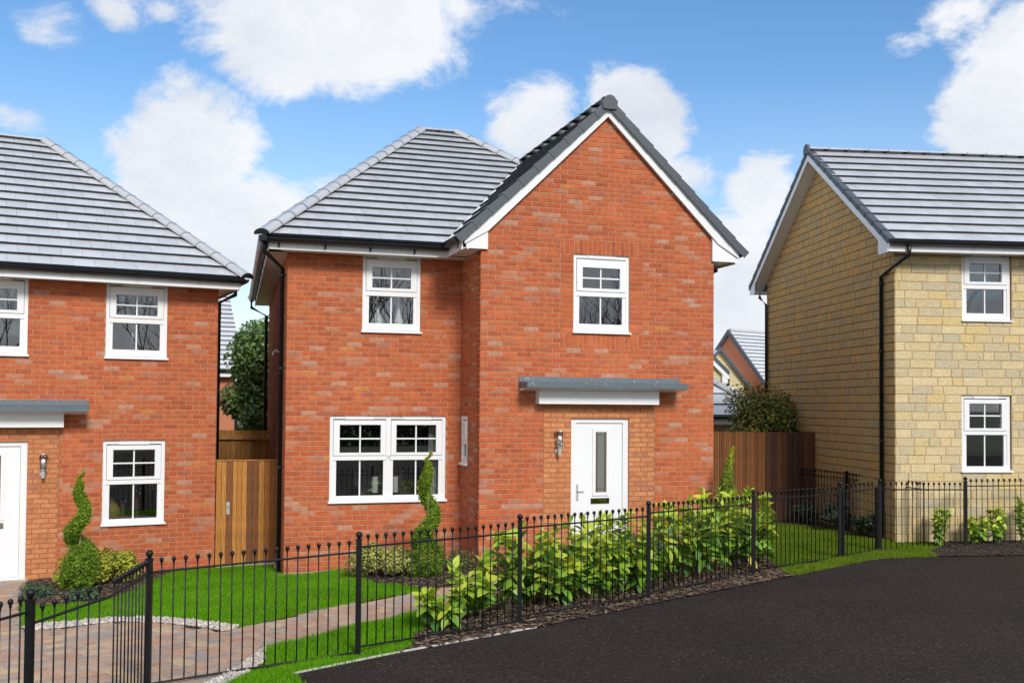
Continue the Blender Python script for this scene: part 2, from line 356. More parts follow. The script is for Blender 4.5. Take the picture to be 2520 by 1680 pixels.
LAWN_L = [(-6.46, 13.72), (-5.53, 11.79)] + PEB_UP[1:7] + [(-2.98, 11.55)] + PATH_UP[:5] + [(-1.4, 13.85), (-1.84, 14.24), (-2.2, 14.77), (-2.56, 15.64), (-3.36, 15.38), (-3.75, 16.75), (-4.75, 16.7), (-5.3, 16.5), (-5.29, 15.06), (-5.28, 14.21), (-5.37, 13.53), (-5.75, 13.38), (-6.14, 13.40)]
VERGE = [(-2.47, 10.53), (-2.03, 11.02), (-1.7, 11.48), (-1.21, 12.03), (-.55, 12.68), (-.7, 12.0), (-.88, 11.48), (-1.03, 10.96), (-1.0, 10.5), (-1.15, 10.22), (-1.57, 9.86), (-1.98, 9.5), (-1.82, 9.19), (-.8, 6.5), (-2.9, 6.0), (-2.75, 8.6), (-2.55, 8.6), (-2.47, 9.22), (-2.39, 9.54), (-2.34, 9.94)]
BED_F = [(-.55, 12.68), (-.05, 13.25), (.75, 14.2), (1.55, 15.3), (1.9, 15.92), (3.15, 16.28), (3.6, 16.4), (3.95, 16.1), (3.85, 14.9), (3.9, 14.42), (3.21, 13.78), (2.08, 12.85), (1.24, 12.13), (.29, 11.32), (-.56, 10.67), (-1.15, 10.22), (-1.0, 10.5), (-1.03, 10.96), (-.88, 11.48), (-.7, 12.0)]
LAWN_R = [(3.9, 14.42), (3.85, 14.9), (3.95, 16.1), (3.6, 16.4), (2.2, 20.95), (5.3, 20.98), (5.67, 20.2), (6.03, 19.26), (6.37, 18.07), (6.72, 17.7), (7.0, 17.66), (7.2, 17.3), (6.62, 16.5), (6.62, 16.12), (5.76, 15.97), (5.4, 15.75), (4.83, 15.26)]
BED_S = [(5.3, 20.98), (5.67, 20.2), (6.03, 19.26), (6.37, 18.07), (6.5, 17.65), (6.14, 20.98)]
BED_R = [(6.62, 16.5), (7.2, 17.3), (7.0, 17.66), (8.0, 17.74), (16, 18.6), (16, 16.4), (8.01, 16.23), (6.62, 16.12)]

def build_ground():
    N = 90; xs = np.concatenate([np.linspace(-900, -14, 12), np.linspace(-12, 20, 50), np.linspace(24, 900, 12)])
    ys = np.concatenate([np.linspace(-900, -6, 10), np.linspace(-4, 30, 50), np.linspace(34, 1500, 14)])
    X, Y = np.meshgrid(xs, ys); Z = gzv(X.ravel(), Y.ravel()) - .05
    V = [(x, y, z) for x, y, z in zip(X.ravel(), Y.ravel(), Z)]; nx = len(xs)
    F = [(j * nx + i, j * nx + i + 1, (j + 1) * nx + i + 1, (j + 1) * nx + i) for j in range(len(ys) - 1) for i in range(nx - 1)]
    me = bpy.data.meshes.new('ground'); me.from_pydata(V, [], F); me.materials.append(M_ground); o = put('ground', me); o['kind'] = 'structure'
    zone('road', ROAD, M_asph, -.003, step=.5)
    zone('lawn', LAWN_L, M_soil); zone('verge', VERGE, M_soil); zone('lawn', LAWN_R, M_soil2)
    zone('planting_bed', BED_L, M_mulch, .01); zone('planting_bed', BED_M, M_mulch, .01); zone('planting_bed', BED_F, M_mulch, .004)
    zone('planting_bed', BED_S, M_mulch, .008); zone('planting_bed', BED_R, M_mulch, .008)
    zone('pebble_strip', PEB_UP, M_bedding, .0); zone('pebble_strip', PEB_LO, M_bedding, .0)
    # gravel margin along the house foot
    # pale edging board between bed and road
    b = MB(); b.cur = (.5, .5, .5); pts = ROAD_EDGE[0:5]
    for i in range(len(pts) - 1):
        a, c = Vector(pts[i]), Vector(pts[i + 1]); d = (c - a).normalized(); nrm = Vector((-d.y, d.x)) * .02
        za, zb = gz(*a) + .012, gz(*c) + .012
        q = [(a, za), (c, zb), (c + nrm, zb), (a + nrm, za)]
        b.poly([(p.x, p.y, z) for p, z in q]); b.poly([(a.x, a.y, za - .06), (c.x, c.y, zb - .06), (c.x, c.y, zb), (a.x, a.y, za)])
    e = b.build('edging_strip', M_edging); e['kind'] = 'structure'
build_ground()

# ------------------------------------------------------------------ masonry
BR = [(.47, .114, .044), (.44, .107, .042), (.50, .128, .049), (.42, .104, .044), (.46, .121, .052), (.48, .118, .042), (.385, .095, .041), (.52, .140, .055),
      (.455, .121, .047), (.47, .135, .051), (.44, .116, .046), (.42, .118, .055), (.46, .155, .076), (.46, .19, .11), (.47, .225, .145), (.45, .23, .16), (.48, .18, .10), (.42, .17, .11), (.51, .19, .055), (.39, .12, .068)]
BRW = np.array([12, 12, 11, 10, 10, 10, 8, 8, 10, 9, 9, 6, 5, 5, 4, 2.5, 4, 3.5, .7, 3], float); BRW /= BRW.sum()
OR = [(.53, .205, .085), (.55, .22, .095), (.51, .19, .08), (.56, .23, .10), (.52, .20, .088), (.48, .18, .08), (.43, .175, .095), (.42, .17, .10), (.57, .24, .105)]
ORW = np.array([12, 11, 10, 8, 10, 7, 3, 2.5, 5], float); ORW /= ORW.sum()
SF_ = [(.60, .475, .255), (.575, .465, .265), (.62, .495, .28), (.56, .46, .275), (.64, .52, .30), (.53, .445, .275), (.61, .47, .225), (.50, .43, .285)]
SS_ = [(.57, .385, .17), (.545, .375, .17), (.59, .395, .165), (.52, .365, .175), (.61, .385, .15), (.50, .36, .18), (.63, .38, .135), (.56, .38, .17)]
brick_pool = {}
def brick_mesh(L, H, tone, name, m, prot):
    key = (round(L * 200), round(H * 200), tone, name, prot)
    if key not in brick_pool:
        b = MB(); b.cur = tone; brick_geo(b, L, H, prot, random.Random(hash(key) & 0xffff)); brick_pool[key] = b.mesh(name, m)
    return brick_pool[key]
def brick_geo(b, L, H, prot, rd, cx=0, cz=0, dy=0, rough=.0):
    """a brick or block centred on cx, cz; its face stands prot proud, edges chamfered"""
    c = .004 if H < .1 or L < .1 else .007; x0, x1, z0, z1 = cx - L / 2, cx + L / 2, cz - H / 2, cz + H / 2; n = len(b.v); y = -prot + dy
    j = lambda: (rd.random() - .5) * .0025
    b.v += [(x0, .002, z0), (x1, .002, z0), (x1, .002, z1), (x0, .002, z1),
            (x0 + c, y + j(), z0 + c), (x1 - c, y + j(), z0 + c), (x1 - c, y + j(), z1 - c), (x0 + c, y + j(), z1 - c)]
    b.face((n + 4, n + 5, n + 6, n + 7))
    for i in range(4):
        k = (i + 1) % 4; b.face((n + i, n + k, n + 4 + k, n + 4 + i))
def wall_backing(parent, name, P, u, W, H, holes, m, thick=.22, top=None, label=None):
    """mortar body of a wall with openings cut through; top: outline of a gable (list of x,z above H)"""
    b = MB(); xs = sorted({0, W, *[h[0] for h in holes], *[h[1] for h in holes]}); zs = sorted({0, H, *[h[2] for h in holes], *[h[3] for h in holes]})
    xs = [x for x in xs if 0 <= x <= W]; zs = [z for z in zs if 0 <= z <= H]
    hol = lambda x, z: any(h[0] < x < h[1] and h[2] < z < h[3] for h in holes) or not (0 < x < W and 0 < z < H)
    for i in range(len(xs) - 1):
        for j in range(len(zs) - 1):
            x0, x1, z0, z1 = xs[i], xs[i + 1], zs[j], zs[j + 1]; cx, cz = (x0 + x1) / 2, (z0 + z1) / 2
            if hol(cx, cz): continue
            sk = ''
            for k, (px, pz) in (('l', (x0 - 1e-3, cz)), ('r', (x1 + 1e-3, cz)), ('b', (cx, z0 - 1e-3)), ('t', (cx, z1 + 1e-3))):
                if not hol(px, pz): sk += k
            b.box(x0, x1, 0, thick, z0, z1, sk)
    if top: b.prism(top, (0, thick))
    return b.build(name, m, parent, mx=frame_mx(P, u))
def bonded(x0, x1, z0, z1, holes, bl, bh, off=(0., .5), joint=.01, lens=None, rd=random, clip=None):
    """yields (cx, cz, len, height) of the pieces of a coursed wall"""
    nrow = int(round((z1 - z0) / bh))
    for r_ in range(nrow):
        cz = z0 + (r_ + .5) * bh; lo, hi = x0, x1
        if clip:
            c = clip(cz)
            if c is None: continue
            lo, hi = max(lo, c[0]), min(hi, c[1])
        ivs = [(lo, hi)]
        for h in holes:
            if h[2] < cz < h[3]:
                nv = []
                for a, b_ in ivs:
                    if h[1] <= a or h[0] >= b_: nv.append((a, b_)); continue
                    if h[0] > a: nv.append((a, h[0]))
                    if h[1] < b_: nv.append((h[1], b_))
                ivs = nv
        cuts = []
        if lens is None:
            x = x0 - bl * off[r_ % 2]
            while x < x1: cuts.append((x, x + bl)); x += bl
        else:
            x = x0 - rd.random() * .2
            while x < x1: l = rd.choice(lens); cuts.append((x, x + l)); x += l
        za, zb = z0 + r_ * bh + joint / 2, z0 + (r_ + 1) * bh - joint / 2; bands = [(iv, za, zb) for iv in ivs]
        for h in holes:
            if za + .004 < h[2] < zb - .004 or za + .004 < h[3] < zb - .004:        # the edge of an opening runs through this course
                nb = []
                for (p, q), a_, c_ in bands:
                    if p < h[0] - 1e-6 and q > h[0] + 1e-6: nb.append(((p, h[0]), a_, c_)); p = h[0]
                    if p < h[1] - 1e-6 and q > h[1] + 1e-6: nb.append(((h[1], q), a_, c_)); q = h[1]
                    if p >= h[0] - 1e-6 and q <= h[1] + 1e-6:
                        if h[2] < zb and h[2] > za: c_ = min(c_, h[2] - .004)
                        else: a_ = max(a_, h[3] + .004)
                    nb.append(((p, q), a_, c_))
                bands = nb
                if h[2] < cz < h[3]:
                    e_ = (za, h[2] - .004) if h[2] > za else (h[3] + .004, zb)
                    if e_[1] - e_[0] > .012: bands.append(((max(lo, h[0]), min(hi, h[1])), *e_))
        for a, b_ in cuts:
            for (p, q), c0, c1 in bands:
                s, e = max(a, p), min(b_, q)
                if e - s > .03 and c1 - c0 > .012:
                    ja = joint / 2 if s > p + 1e-6 else 0; jb = joint / 2 if e < q - 1e-6 else 0
                    yield ((s + ja + e - jb) / 2, (c0 + c1) / 2, (e - jb) - (s + ja), c1 - c0)
PENDING = []      # (size key, wall object, piece)
def lay(wall, house, pieces, pal, wts, m, name, prot=.006, jitter=.0012, seed=1):
    rd = random.Random(seed); out = []
    for (cx, cz, L, H) in pieces:
        tone = pal[np.searchsorted(np.cumsum(wts), rd.random() * .9999)] if wts is not None else rd.choice(pal)
        out.append([cx, cz, L, H, tone, (rd.random() - .5) * 2 * jitter])
    PENDING.append((house, wall, out, m, name, prot))
def settle(limit=300):
    """the pieces of each kind that show largest become objects, the rest one mesh per wall"""
    bpy.context.view_layer.update(); groups = {}
    for rec in PENDING: groups.setdefault((rec[0].name, rec[4]), []).append(rec)
    cp = Vector((0, 0, ZC))
    for key, recs in groups.items():
        sc = []
        for ri, (h, w, out, m, nm, prot) in enumerate(recs):
            mw = w.matrix_world; nrm = (mw.to_3x3() @ Vector((0, -1, 0))).normalized()
            for pi, q in enumerate(out):
                p = mw @ Vector((q[0], 0, q[1])); d = p - cp; dist = d.length
                fac = -d.normalized().dot(nrm)
                fx = 1260 + 2547 * d.x / max(d.y, .1)
                sc.append(((q[2] * q[3] * max(fac, 0) / dist ** 2) if (0 < fx < 2520 and d.y > 0 and p.z > gz(p.x, p.y) - .02) else 0, ri, pi))
        sc.sort(reverse=True); keep = {(a, b_) for s, a, b_ in sc[:limit] if s > 0}
        for ri, (h, w, out, m, nm, prot) in enumerate(recs):
            b = MB(); rd = random.Random(ri + 5); c = 0
            for pi, q in enumerate(out):
                if (ri, pi) in keep:
                    L5 = round(q[2] * 200) / 200 if abs(round(q[2] * 200) / 200 - q[2]) < .0015 else q[2]
                    put(nm, brick_mesh(q[2], q[3], q[4], nm, m, prot), w, (q[0], q[5], q[1]))
                else:
                    b.cur = q[4]; brick_geo(b, q[2], q[3], prot, rd, q[0], q[1], q[5]); c += 1
            if c: o = b.build(nm + '_coursing', m, w); o['kind'] = 'stuff'
    PENDING.clear()

# ------------------------------------------------------------------ roofs
TT = [(.64, .65, .67), (.61, .62, .64), (.66, .67, .69), (.59, .60, .62), (.65, .66, .68), (.62, .63, .65)]
tile_pool = {}
def tile_geo(b, pts, tone, lift=.050):
    """pts: four corners in roof plane coords (x,t): lower left, lower right, upper right, upper left"""
    n = len(b.v); zl, zu = lift, .010
    for i, (x, t) in enumerate(pts): b.v.append((x, t, zl if i < 2 else zu))
    for i, (x, t) in enumerate(pts): b.v.append((x, t, (zl - .040) if i < 2 else zu - .009))
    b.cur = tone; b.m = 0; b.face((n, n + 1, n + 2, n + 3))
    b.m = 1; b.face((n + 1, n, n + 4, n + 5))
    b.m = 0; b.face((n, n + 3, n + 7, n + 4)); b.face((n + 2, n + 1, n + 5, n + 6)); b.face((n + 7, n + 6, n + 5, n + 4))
def roof_plane(house, A, B, C, D, gauge, tw=.30, xr2=None, budget=300, deck=True, name='roof', off0=0., seed=3):
    """A,B eave left/right seen from outside, D,C top right/left. xr2: second right limit as ((x,t),(x,t)) in plane coords"""
    A, B, C, D = map(Vector, (A, B, C, D)); u = (B - A).normalized(); nrm = u.cross(C - A).normalized(); s = nrm.cross(u).normalized()
    mx = Matrix((u, s, nrm)).transposed().to_4x4(); mx.translation = A
    T = (C - A).dot(s); lx = (C - A).dot(u); W = (B - A).length; rx = (D - A).dot(u)
    xl = lambda t: lx * t / T; xrA = lambda t: W + (rx - W) * t / T
    if xr2:
        (va, vt0), (vb_, vt1) = xr2; xr = lambda t: min(xrA(t), va + (vb_ - va) * (t - vt0) / (vt1 - vt0))
    else: xr = xrA
    b = MB(); b.cur = (.05, .05, .05); K = 24
    for i in range(K):
        t0, t1 = T * i / K, T * (i + 1) / K
        b.poly([(xl(t0), t0, -.01), (max(xr(t0), xl(t0)), t0, -.01), (max(xr(t1), xl(t1)), t1, -.01), (xl(t1), t1, -.01)])
        b.poly([(xl(t1), t1, -.04), (max(xr(t1), xl(t1)), t1, -.04), (max(xr(t0), xl(t0)), t0, -.04), (xl(t0), t0, -.04)])
    deck = b.build(name, M_tedge_shade, house, mx=mx)
    rd = random.Random(seed); rest = MB(); k = 0; n = max(1, int(round(T / gauge))); g = T / n
    for r_ in range(n):
        t0, t1 = r_ * g, (r_ + 1) * g; x = -tw * (2 + .5 * (r_ % 2) + off0) + min(0, lx)
        lim0 = (xl(t0), xr(t0)); lim1 = (xl(t1), xr(t1)); hi = max(lim0[1], lim1[1])
        while x < hi:
            a, c = x + .0015, x + tw - .0015; x += tw
            p0, p1 = max(a, lim0[0]), min(c, lim0[1]); q0, q1 = max(a, lim1[0]), min(c, lim1[1])
            if p1 - p0 < .004 and q1 - q0 < .004: continue
            p1 = max(p0, p1) if p1 > p0 else p0; q1 = max(q0, q1)
            if p1 <= p0: p0 = p1 = min(max(q0, lim0[0]), lim0[1])
            if q1 <= q0: q0 = q1 = min(max(p0, lim1[0]), lim1[1])
            ti = rd.randrange(len(TT))
            if k < budget and abs(p1 - p0 - tw) < .004 and abs(q1 - q0 - tw) < .004:
                key = (ti, round(g * 1000), round(tw * 1000))
                if key not in tile_pool:
                    mb = MB(); h = (tw - .003) / 2; tile_geo(mb, [(-h, 0), (h, 0), (h, g), (-h, g)], TT[ti]); tile_pool[key] = mb.mesh('roof_tile', [M_tile, M_tedge_shade])
                put('roof_tile', tile_pool[key], deck, ((p0 + p1) / 2, t0, (rd.random() - .5) * .003)); k += 1
            else: tile_geo(rest, [(p0, t0), (p1, t0), (q1, t1), (q0, t1)], TT[ti])
    if rest.f: o = rest.build('cut_tile', [M_tile, M_tedge_shade], deck); o['kind'] = 'stuff'
    return deck, k
cap_pool = {}
def cap_mesh(L, name, w=.125, rise=.085):
    key = (round(L, 3), name, w)
    if key not in cap_pool:
        b = MB(); b.cur = (.44, .45, .465); n = 5 if name == 'ridge_tile' else 9; prof = []
        if name == 'ridge_tile': rise = .055
        for i in range(n): t = PI * i / (n - 1); prof.append((-w * math.cos(t), rise * math.sin(t)))
        def ring(y, k): return [(x * k, y, z * k) for x, z in prof]
        r0, r1, r2 = ring(0, 1.06), ring(.05, 1.0), ring(L, 1.0)
        base = len(b.v); b.v += r0 + r1 + r2
        for q in (0, 1):
            for i in range(n - 1): b.face((base + q * n + i, base + q * n + i + 1, base + (q + 1) * n + i + 1, base + (q + 1) * n + i))
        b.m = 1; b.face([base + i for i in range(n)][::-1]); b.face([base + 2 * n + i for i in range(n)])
        cap_pool[key] = b.mesh(name, [M_tile, M_tedge_shade], smooth=False)
    return cap_pool[key]
def cap_line(parent, P, Q, name='hip_tile', seg=.42, lift=.012, up=None):
    P, Q = Vector(P), Vector(Q); d = Q - P; n = max(1, int(round(d.length / seg))); L = d.length / n; y = d.normalized()
    z = Vector((0, 0, 1)); x = y.cross(z).normalized(); z = x.cross(y).normalized(); mx = Matrix((x, y, z)).transposed().to_4x4()
    for i in range(n):
        m = mx.copy(); m.translation = P + y * (L * i) + z * lift; put(name, cap_mesh(L - .006, name), parent, mx=m)
def verge_units(parent, P, Q, inward, n, name='verge_tile', h=.12, w=.12):
    """stepped dry-verge caps from eave P to apex Q; inward is the unit direction into the roof"""
    P, Q = Vector(P), Vector(Q); d = (Q - P); L = d.length / n; y = d.normalized(); x = Vector(inward); z = x.cross(y)
    if z.z < 0: z = -z
    b = MB(); b.cur = (.3, .3, .3)
    # wedge: thicker at its lower end
    prof = lambda t, k: [(0, t, -h), (0, t, k), (w, t, k), (w, t, k - .02)]
    n0 = 0; b.v += [(-.007, 0, -h - .002), (-.007, 0, .046), (w, 0, .046), (w, 0, 0), (0, L + .02, -h + .004), (0, L + .02, .030), (w, L + .02, .030), (w, L + .02, 0)]
    for q in ((0, 1, 2, 3), (7, 6, 5, 4), (4, 5, 1, 0), (5, 6, 2, 1), (6, 7, 3, 2), (7, 4, 0, 3)): b.face(q)
    me = b.mesh(name, M_slate); mx = Matrix((x, y, z)).transposed().to_4x4()
    for i in range(n):
        m = mx.copy(); m.translation = P + y * L * i; put(name, me, parent, mx=m)

# ------------------------------------------------------------------ joinery
def window(house, P, u, w, h, tops, bots, bays=1, rec=.025, vent=True, bars=True, interior=None, sill=True, name='window', room=M_dark):
    """P: lower left of the opening on the wall face. tops / bots: (top, bottom) of glass measured down from the head"""
    b = MB(); fd = .07; e = .052
    x0, x1 = 0, w; zt = h; y0, y1 = rec, rec + fd
    b.box(0, e, y0, y1, 0, h); b.box(w - e, w, y0, y1, 0, h); b.box(e, w - e, y0, y1, h - e, h); b.box(e, w - e, y0, y1, .045, .045 + e)
    ms = h - tops[1] - .062; me_ = h - bots[0] + .004
    mid = (h - tops[1] + h - bots[0]) / 2
    b.box(e, w - e, y0, y1, h - bots[0], mid + .012)
    bw = w / bays
    for i in range(1, bays): b.box(bw * i - .035, bw * i + .035, y0, y1, .045 + e, h - e)
    wn = b.build(name, M_white, house, mx=frame_mx(P, u))
    for i in range(bays):
        l, r_ = bw * i, bw * (i + 1)
        gl, gr = l + (.105 if i == 0 else .075), r_ - (.105 if i == bays - 1 else .075)
        # lower fixed light: inner bead
        s = MB(); a0, a1, c0, c1 = l + (e if i == 0 else .035), r_ - (e if i == bays - 1 else .035), .045 + e, h - bots[0]
        for q in ((a0, gl, c0, c1), (gr, a1, c0, c1), (gl, gr, c0, h - bots[1]),): s.box(q[0], q[1], y0 + .012, y1 - .005, q[2], q[3])
        s.build('bead', M_white, wn)
        put('pane', pane_mesh(gl, gr, h - bots[1], h - bots[0], y0 + .035), wn)
        # opening top sash, slightly proud
        s = MB(); tl, tr = gl + .045, gr - .045; so = -.012; t0, t1 = mid + .016, h - .07
        sl_, sr = l + (.058 if i == 0 else .04), r_ - (.058 if i == bays - 1 else .04)
        s.box(sl_, tl, y0 + so, y1 - .01, t0, t1); s.box(tr, sr, y0 + so, y1 - .01, t0, t1)
        s.box(tl, tr, y0 + so, y1 - .01, t0, h - tops[1]); s.box(tl, tr, y0 + so, y1 - .01, h - tops[0], t1)
        sa = s.build('sash', M_white, wn)
        put('pane', pane_mesh(tl, tr, h - tops[1], h - tops[0], y0 + .03), wn)
        if bars:
            g = MB(); cx = (gl + gr) / 2; g.box(cx - .011, cx + .011, y0 + .026, y0 + .034, h - bots[1], h - bots[0]); g.build('glazing_bar', M_white, wn)
            g = MB(); cz = h - (tops[0] + tops[1]) / 2
            g.box(cx - .011, cx + .011, y0 + .018, y0 + .029, h - tops[1], h - tops[0]); g.box(tl, tr, y0 + .020, y0 + .027, cz - .011, cz + .011); g.build('glazing_bar', M_white, wn)
        if vent:
            v = MB(); cx = (l + r_) / 2; vw = .225 if bays == 1 else .215
            v.prism([(y0 - .028, h - .060), (y0 - .033, h - .05), (y0 - .028, h - .026), (y0 - .002, h - .02), (y0 - .002, h - .066)], (cx - vw, cx + vw), 'x'); v.build('vent', M_white, wn)
    if sill:
        s = MB(); s.prism([(-.045, .0), (-.045, .022), (rec + .02, .045), (rec + .02, .0)], (-.02, w + .02), 'x'); s.build('sill', M_white, wn)
    # the room behind
    rm = MB(); d0, d1 = .22, 1.7
    rm.poly([(-.3, d1, -.4), (w + .3, d1, -.4), (w + .3, d1, h + .2), (-.3, d1, h + .2)]); rm.poly([(-.3, d0, -.4), (-.3, d1, -.4), (-.3, d1, h + .2), (-.3, d0, h + .2)])
    rm.poly([(w + .3, d1, -.4), (w + .3, d0, -.4), (w + .3, d0, h + .2), (w + .3, d1, h + .2)]); rm.poly([(-.3, d0, -.4), (w + .3, d0, -.4), (w + .3, d1, -.4), (-.3, d1, -.4)])
    rm.poly([(-.3, d1, h + .2), (w + .3, d1, h + .2), (w + .3, d0, h + .2), (-.3, d0, h + .2)])
    rm.build('room', room, wn)
    return wn
def pane_mesh(x0, x1, z0, z1, y):
    b = MB(); b.box(x0 - .004, x1 + .004, y, y + .006, z0 - .004, z1 + .004, 'kbtlr'); return b.mesh('pane', M_glass)
def pipe(house, pts, name='downpipe', r=.036, clips=()):
    b = MB(); b.tube(pts, r, 10); o = b.build(name, M_black, house, smooth=True)
    for (p, q) in clips:
        c = MB(); c.lathe([(r + .008, -.018), (r + .008, .018)], 10, p); c.tube([p, q], .009, 6); c.build('pipe_clip', M_black, o)
    return o
def gutter(house, P, Q, out, n_br, r=.074):
    """half-round channel from P to Q, open above; out = unit plan vector away from the wall"""
    P, Q = Vector(P), Vector(Q); o = Vector(out); d = (Q - P).normalized(); b = MB(); n = 9
    for k, rr in ((0, r), (1, r - .006)):
        for X in (P, Q):
            for i in range(n): t = PI * i / (n - 1); b.v.append(tuple(X + o * (-rr * math.cos(t)) + Vector((0, 0, -rr * math.sin(t)))))
    for k in (0, 1):
        for i in range(n - 1):
            q = (k * 2 * n + i, k * 2 * n + i + 1, k * 2 * n + n + i + 1, k * 2 * n + n + i); b.face(q if k else q[::-1])
    for i in range(n - 1):
        b.face((i, i + 1, 2 * n + i + 1, 2 * n + i)); b.face((n + i + 1, n + i, 3 * n + i, 3 * n + i + 1))
    b.face((0, 2 * n, 3 * n, n)); b.face((n - 1, 2 * n - 1, 4 * n - 1, 3 * n - 1))
    b.face(range(n)); b.face(range(n, 2 * n))
    g = b.build('gutter', M_black, house)
    for i in range(n_br):
        X = P.lerp(Q, (i + .25) / n_br); c = MB(); t = d * .016
        pr = []
        for j in range(n): a = PI * j / (n - 1); pr.append(X + o * (-(r + .006) * math.cos(a)) + Vector((0, 0, -(r + .006) * math.sin(a))))
        bs = len(c.v); c.v += [tuple(p - t) for p in pr] + [tuple(p + t) for p in pr]
        for j in range(n - 1): c.face((bs + j, bs + j + 1, bs + n + j + 1, bs + n + j))
        w = X - o * (r + .004) ; c.box(-.014, .014, -.01, .012, -.13, .0, mx=Matrix.Translation(w + o * .012) @ Matrix.Rotation(math.atan2(d.y, d.x), 4, 'Z'))
        c.build('gutter_bracket', M_black, g)
    return g
def lamp(house, P, u):
    b = MB(); b.lathe([(.045, 0), (.055, .008), (.05, .022), (.02, .03)], 16)
    o = b.build('wall_lamp', M_chrome, house, mx=frame_mx(P, u) @ Matrix.Rotation(R(90), 4, 'X'), smooth=True)
    c = MB(); c.lathe([(.026, -.05), (.026, .075)], 14, (0, 0, 0)); c.lathe([(.055, .075), (.055, .085)], 16); c.tube([(0, 0, 0), (0, .07, 0)], .014, 8)
    mx = Matrix.Rotation(R(-90), 4, 'X') @ Matrix.Translation((0, -.09, 0))
    c.build('lamp_stem', M_chrome, o, mx=mx)
    g = MB(); g.lathe([(.046, .085), (.046, .30)], 18); g.build('lamp_glass', M_lampglass, o, mx=mx, smooth=True)
    g = MB(); g.lathe([(.015, .09), (.02, .13), (.036, .18), (.036, .205), (.022, .228), (.004, .236)], 14); g.build('bulb', M_bulb, o, mx=mx, smooth=True)
    g = MB(); g.lathe([(.062, .30), (.066, .304), (.066, .312), (.02, .318)], 18); g.build('lamp_cap', M_chrome, o, mx=mx, smooth=True)
def canopy(house, P, u, x0, x1, zs, bx, splats):
    """flat lead-grey door canopy: upstand, slab, sloping soffit, white box beam. P = wall face origin"""
    zb, zf, zw = zs; b = MB()
    b.prism([(-.40, zb), (-.40, zb + .078), (-.02, zb + .092), (-.0005, zb + .092), (-.0005, zb - .012), (-.06, zb - .010)], (x0, x1), 'x')
    c = b.build('canopy', M_lead, house, mx=frame_mx(P, u))
    b = MB(); b.prism([(-.024, zb + .0925), (-.018, zw), (-.0005, zw), (-.0005, zb + .0925)], (x0 + .002, x1 + .03), 'x'); b.build('flashing', M_lead, c)
    b = MB(); b.prism([(-.392, zb - .004), (-.0005, zb - .05), (-.0005, zb - .0125), (-.062, zb - .0105)], (x0 + .01, x1 - .01), 'x'); b.build('canopy_soffit', M_white, c)
    b = MB(); b.box(bx[0], bx[1], -.17, -.0005, zb - .237, zb - .052 + .02); b.build('box_beam', M_white, c)
    for xx in (bx[0] + .045, bx[1] - .045):
        s = MB(); s.box(xx - .045 - .008, xx + .045 - .0, -.178, -.10, zb - .245, zb - .034); 
    n = int((x1 - x0) / .26)
    for i in range(n):
        f = MB(); f.lathe([(.008, 0), (.006, .005)], 6); f.build('fixing', M_chrome, c, mx=Matrix.Translation((x0 + .12 + i * .255, -.0235, zw - .03)) @ Matrix.Rotation(R(90), 4, 'X'))
    if splats:
        s = MB(); rd = random.Random(4)
        for i in range(15):
            x = x0 + .03 + rd.random() * (x1 - x0 - .15) if i > 5 else x0 + .02 + rd.random() * .1
            z = zb + .03 + rd.random() * .13; yy = -.403 if z < zb + .07 else -.03
            if z >= zb + .07: z = zb + .098 + rd.random() * .05
            a = [(x + (rd.random() - .5) * 0 + .016 * math.cos(t), yy, z + .005 * math.sin(t) * (1 + rd.random())) for t in np.linspace(0, 2 * PI, 6)[:-1]]
            s.poly(a[::-1])
        s = s.build('mortar_splash', M_splat, c); s['kind'] = 'stuff'
    return c
def door(house, P, u, w, h, glazed=True, full=True):
    b = MB(); e = .09; b.box(0, e, .03, .10, 0, h); b.box(w - e, w, .03, .10, 0, h); b.box(e, w - e, .03, .10, h - .068, h); b.box(e, w - e, .03, .10, 0, .05)
    fr = b.build('door_frame', M_white, house, mx=frame_mx(P, u))
    d = MB(); dw = w - 2 * e; z0, z1 = .055, h - .072
    d.box(e + .004, w - e - .004, .05, .09, z0, z1)
    lf = d.build('door', M_door, fr)
    if glazed:
        gx0, gx1, gz0, gz1 = .414, .592, h - 1.12, h - .205
        g = MB()
        for q in ((gx0 - .05, gx0, gz0 - .05, gz1 + .05), (gx1, gx1 + .05, gz0 - .05, gz1 + .05), (gx0, gx1, gz0 - .05, gz0), (gx0, gx1, gz1, gz1 + .05)): g.box(q[0], q[1], .034, .051, q[2], q[3])
        g.build('light_frame', M_white, lf)
        g = MB(); g.box(gx0, gx1, .044, .0495, gz0, gz1); g.build('pane', M_obsc, lf)
        g = MB(); M_ = mat('came_brown', (.12, .075, .045), .5) if 'came_brown' not in MATS else MATS['came_brown']
        for xx in (gx0 + .004, gx1 - .034): g.box(xx, xx + .030, .040, .0435, gz0, gz1)
        g.box(gx0, gx1, .0405, .0432, gz1 - .05, gz1 - .04); g.box(gx0, gx1, .0405, .0432, gz0 + .045, gz0 + .055); g.build('came', M_, lf)
        l = MB(); l.box(.338, .640, .036, .051, h - 1.288, h - 1.206); l.build('letter_plate', M_plate, lf)
        l = MB()
        for xx in (.30, .37, .65, .72): l.box(xx, xx + .006, .0485, .0505, .3, h - .3)
        l.build('moulding', M_white, lf)
    hx = .105 if full else w - .12
    k = MB(); k.box(hx, hx + .032, .038, .051, h - 1.235, h - .99); k.tube([(hx + .016, .03, h - 1.09), (hx + .016, .015, h - 1.09), (hx + .125, .015, h - 1.09)], .009, 8)
    k.build('handle', M_chrome, lf)
    t = MB(); t.box(-.03, w + .03, -.10, .03, -.05, .02); t.build('threshold', M_edging, fr)
    return fr

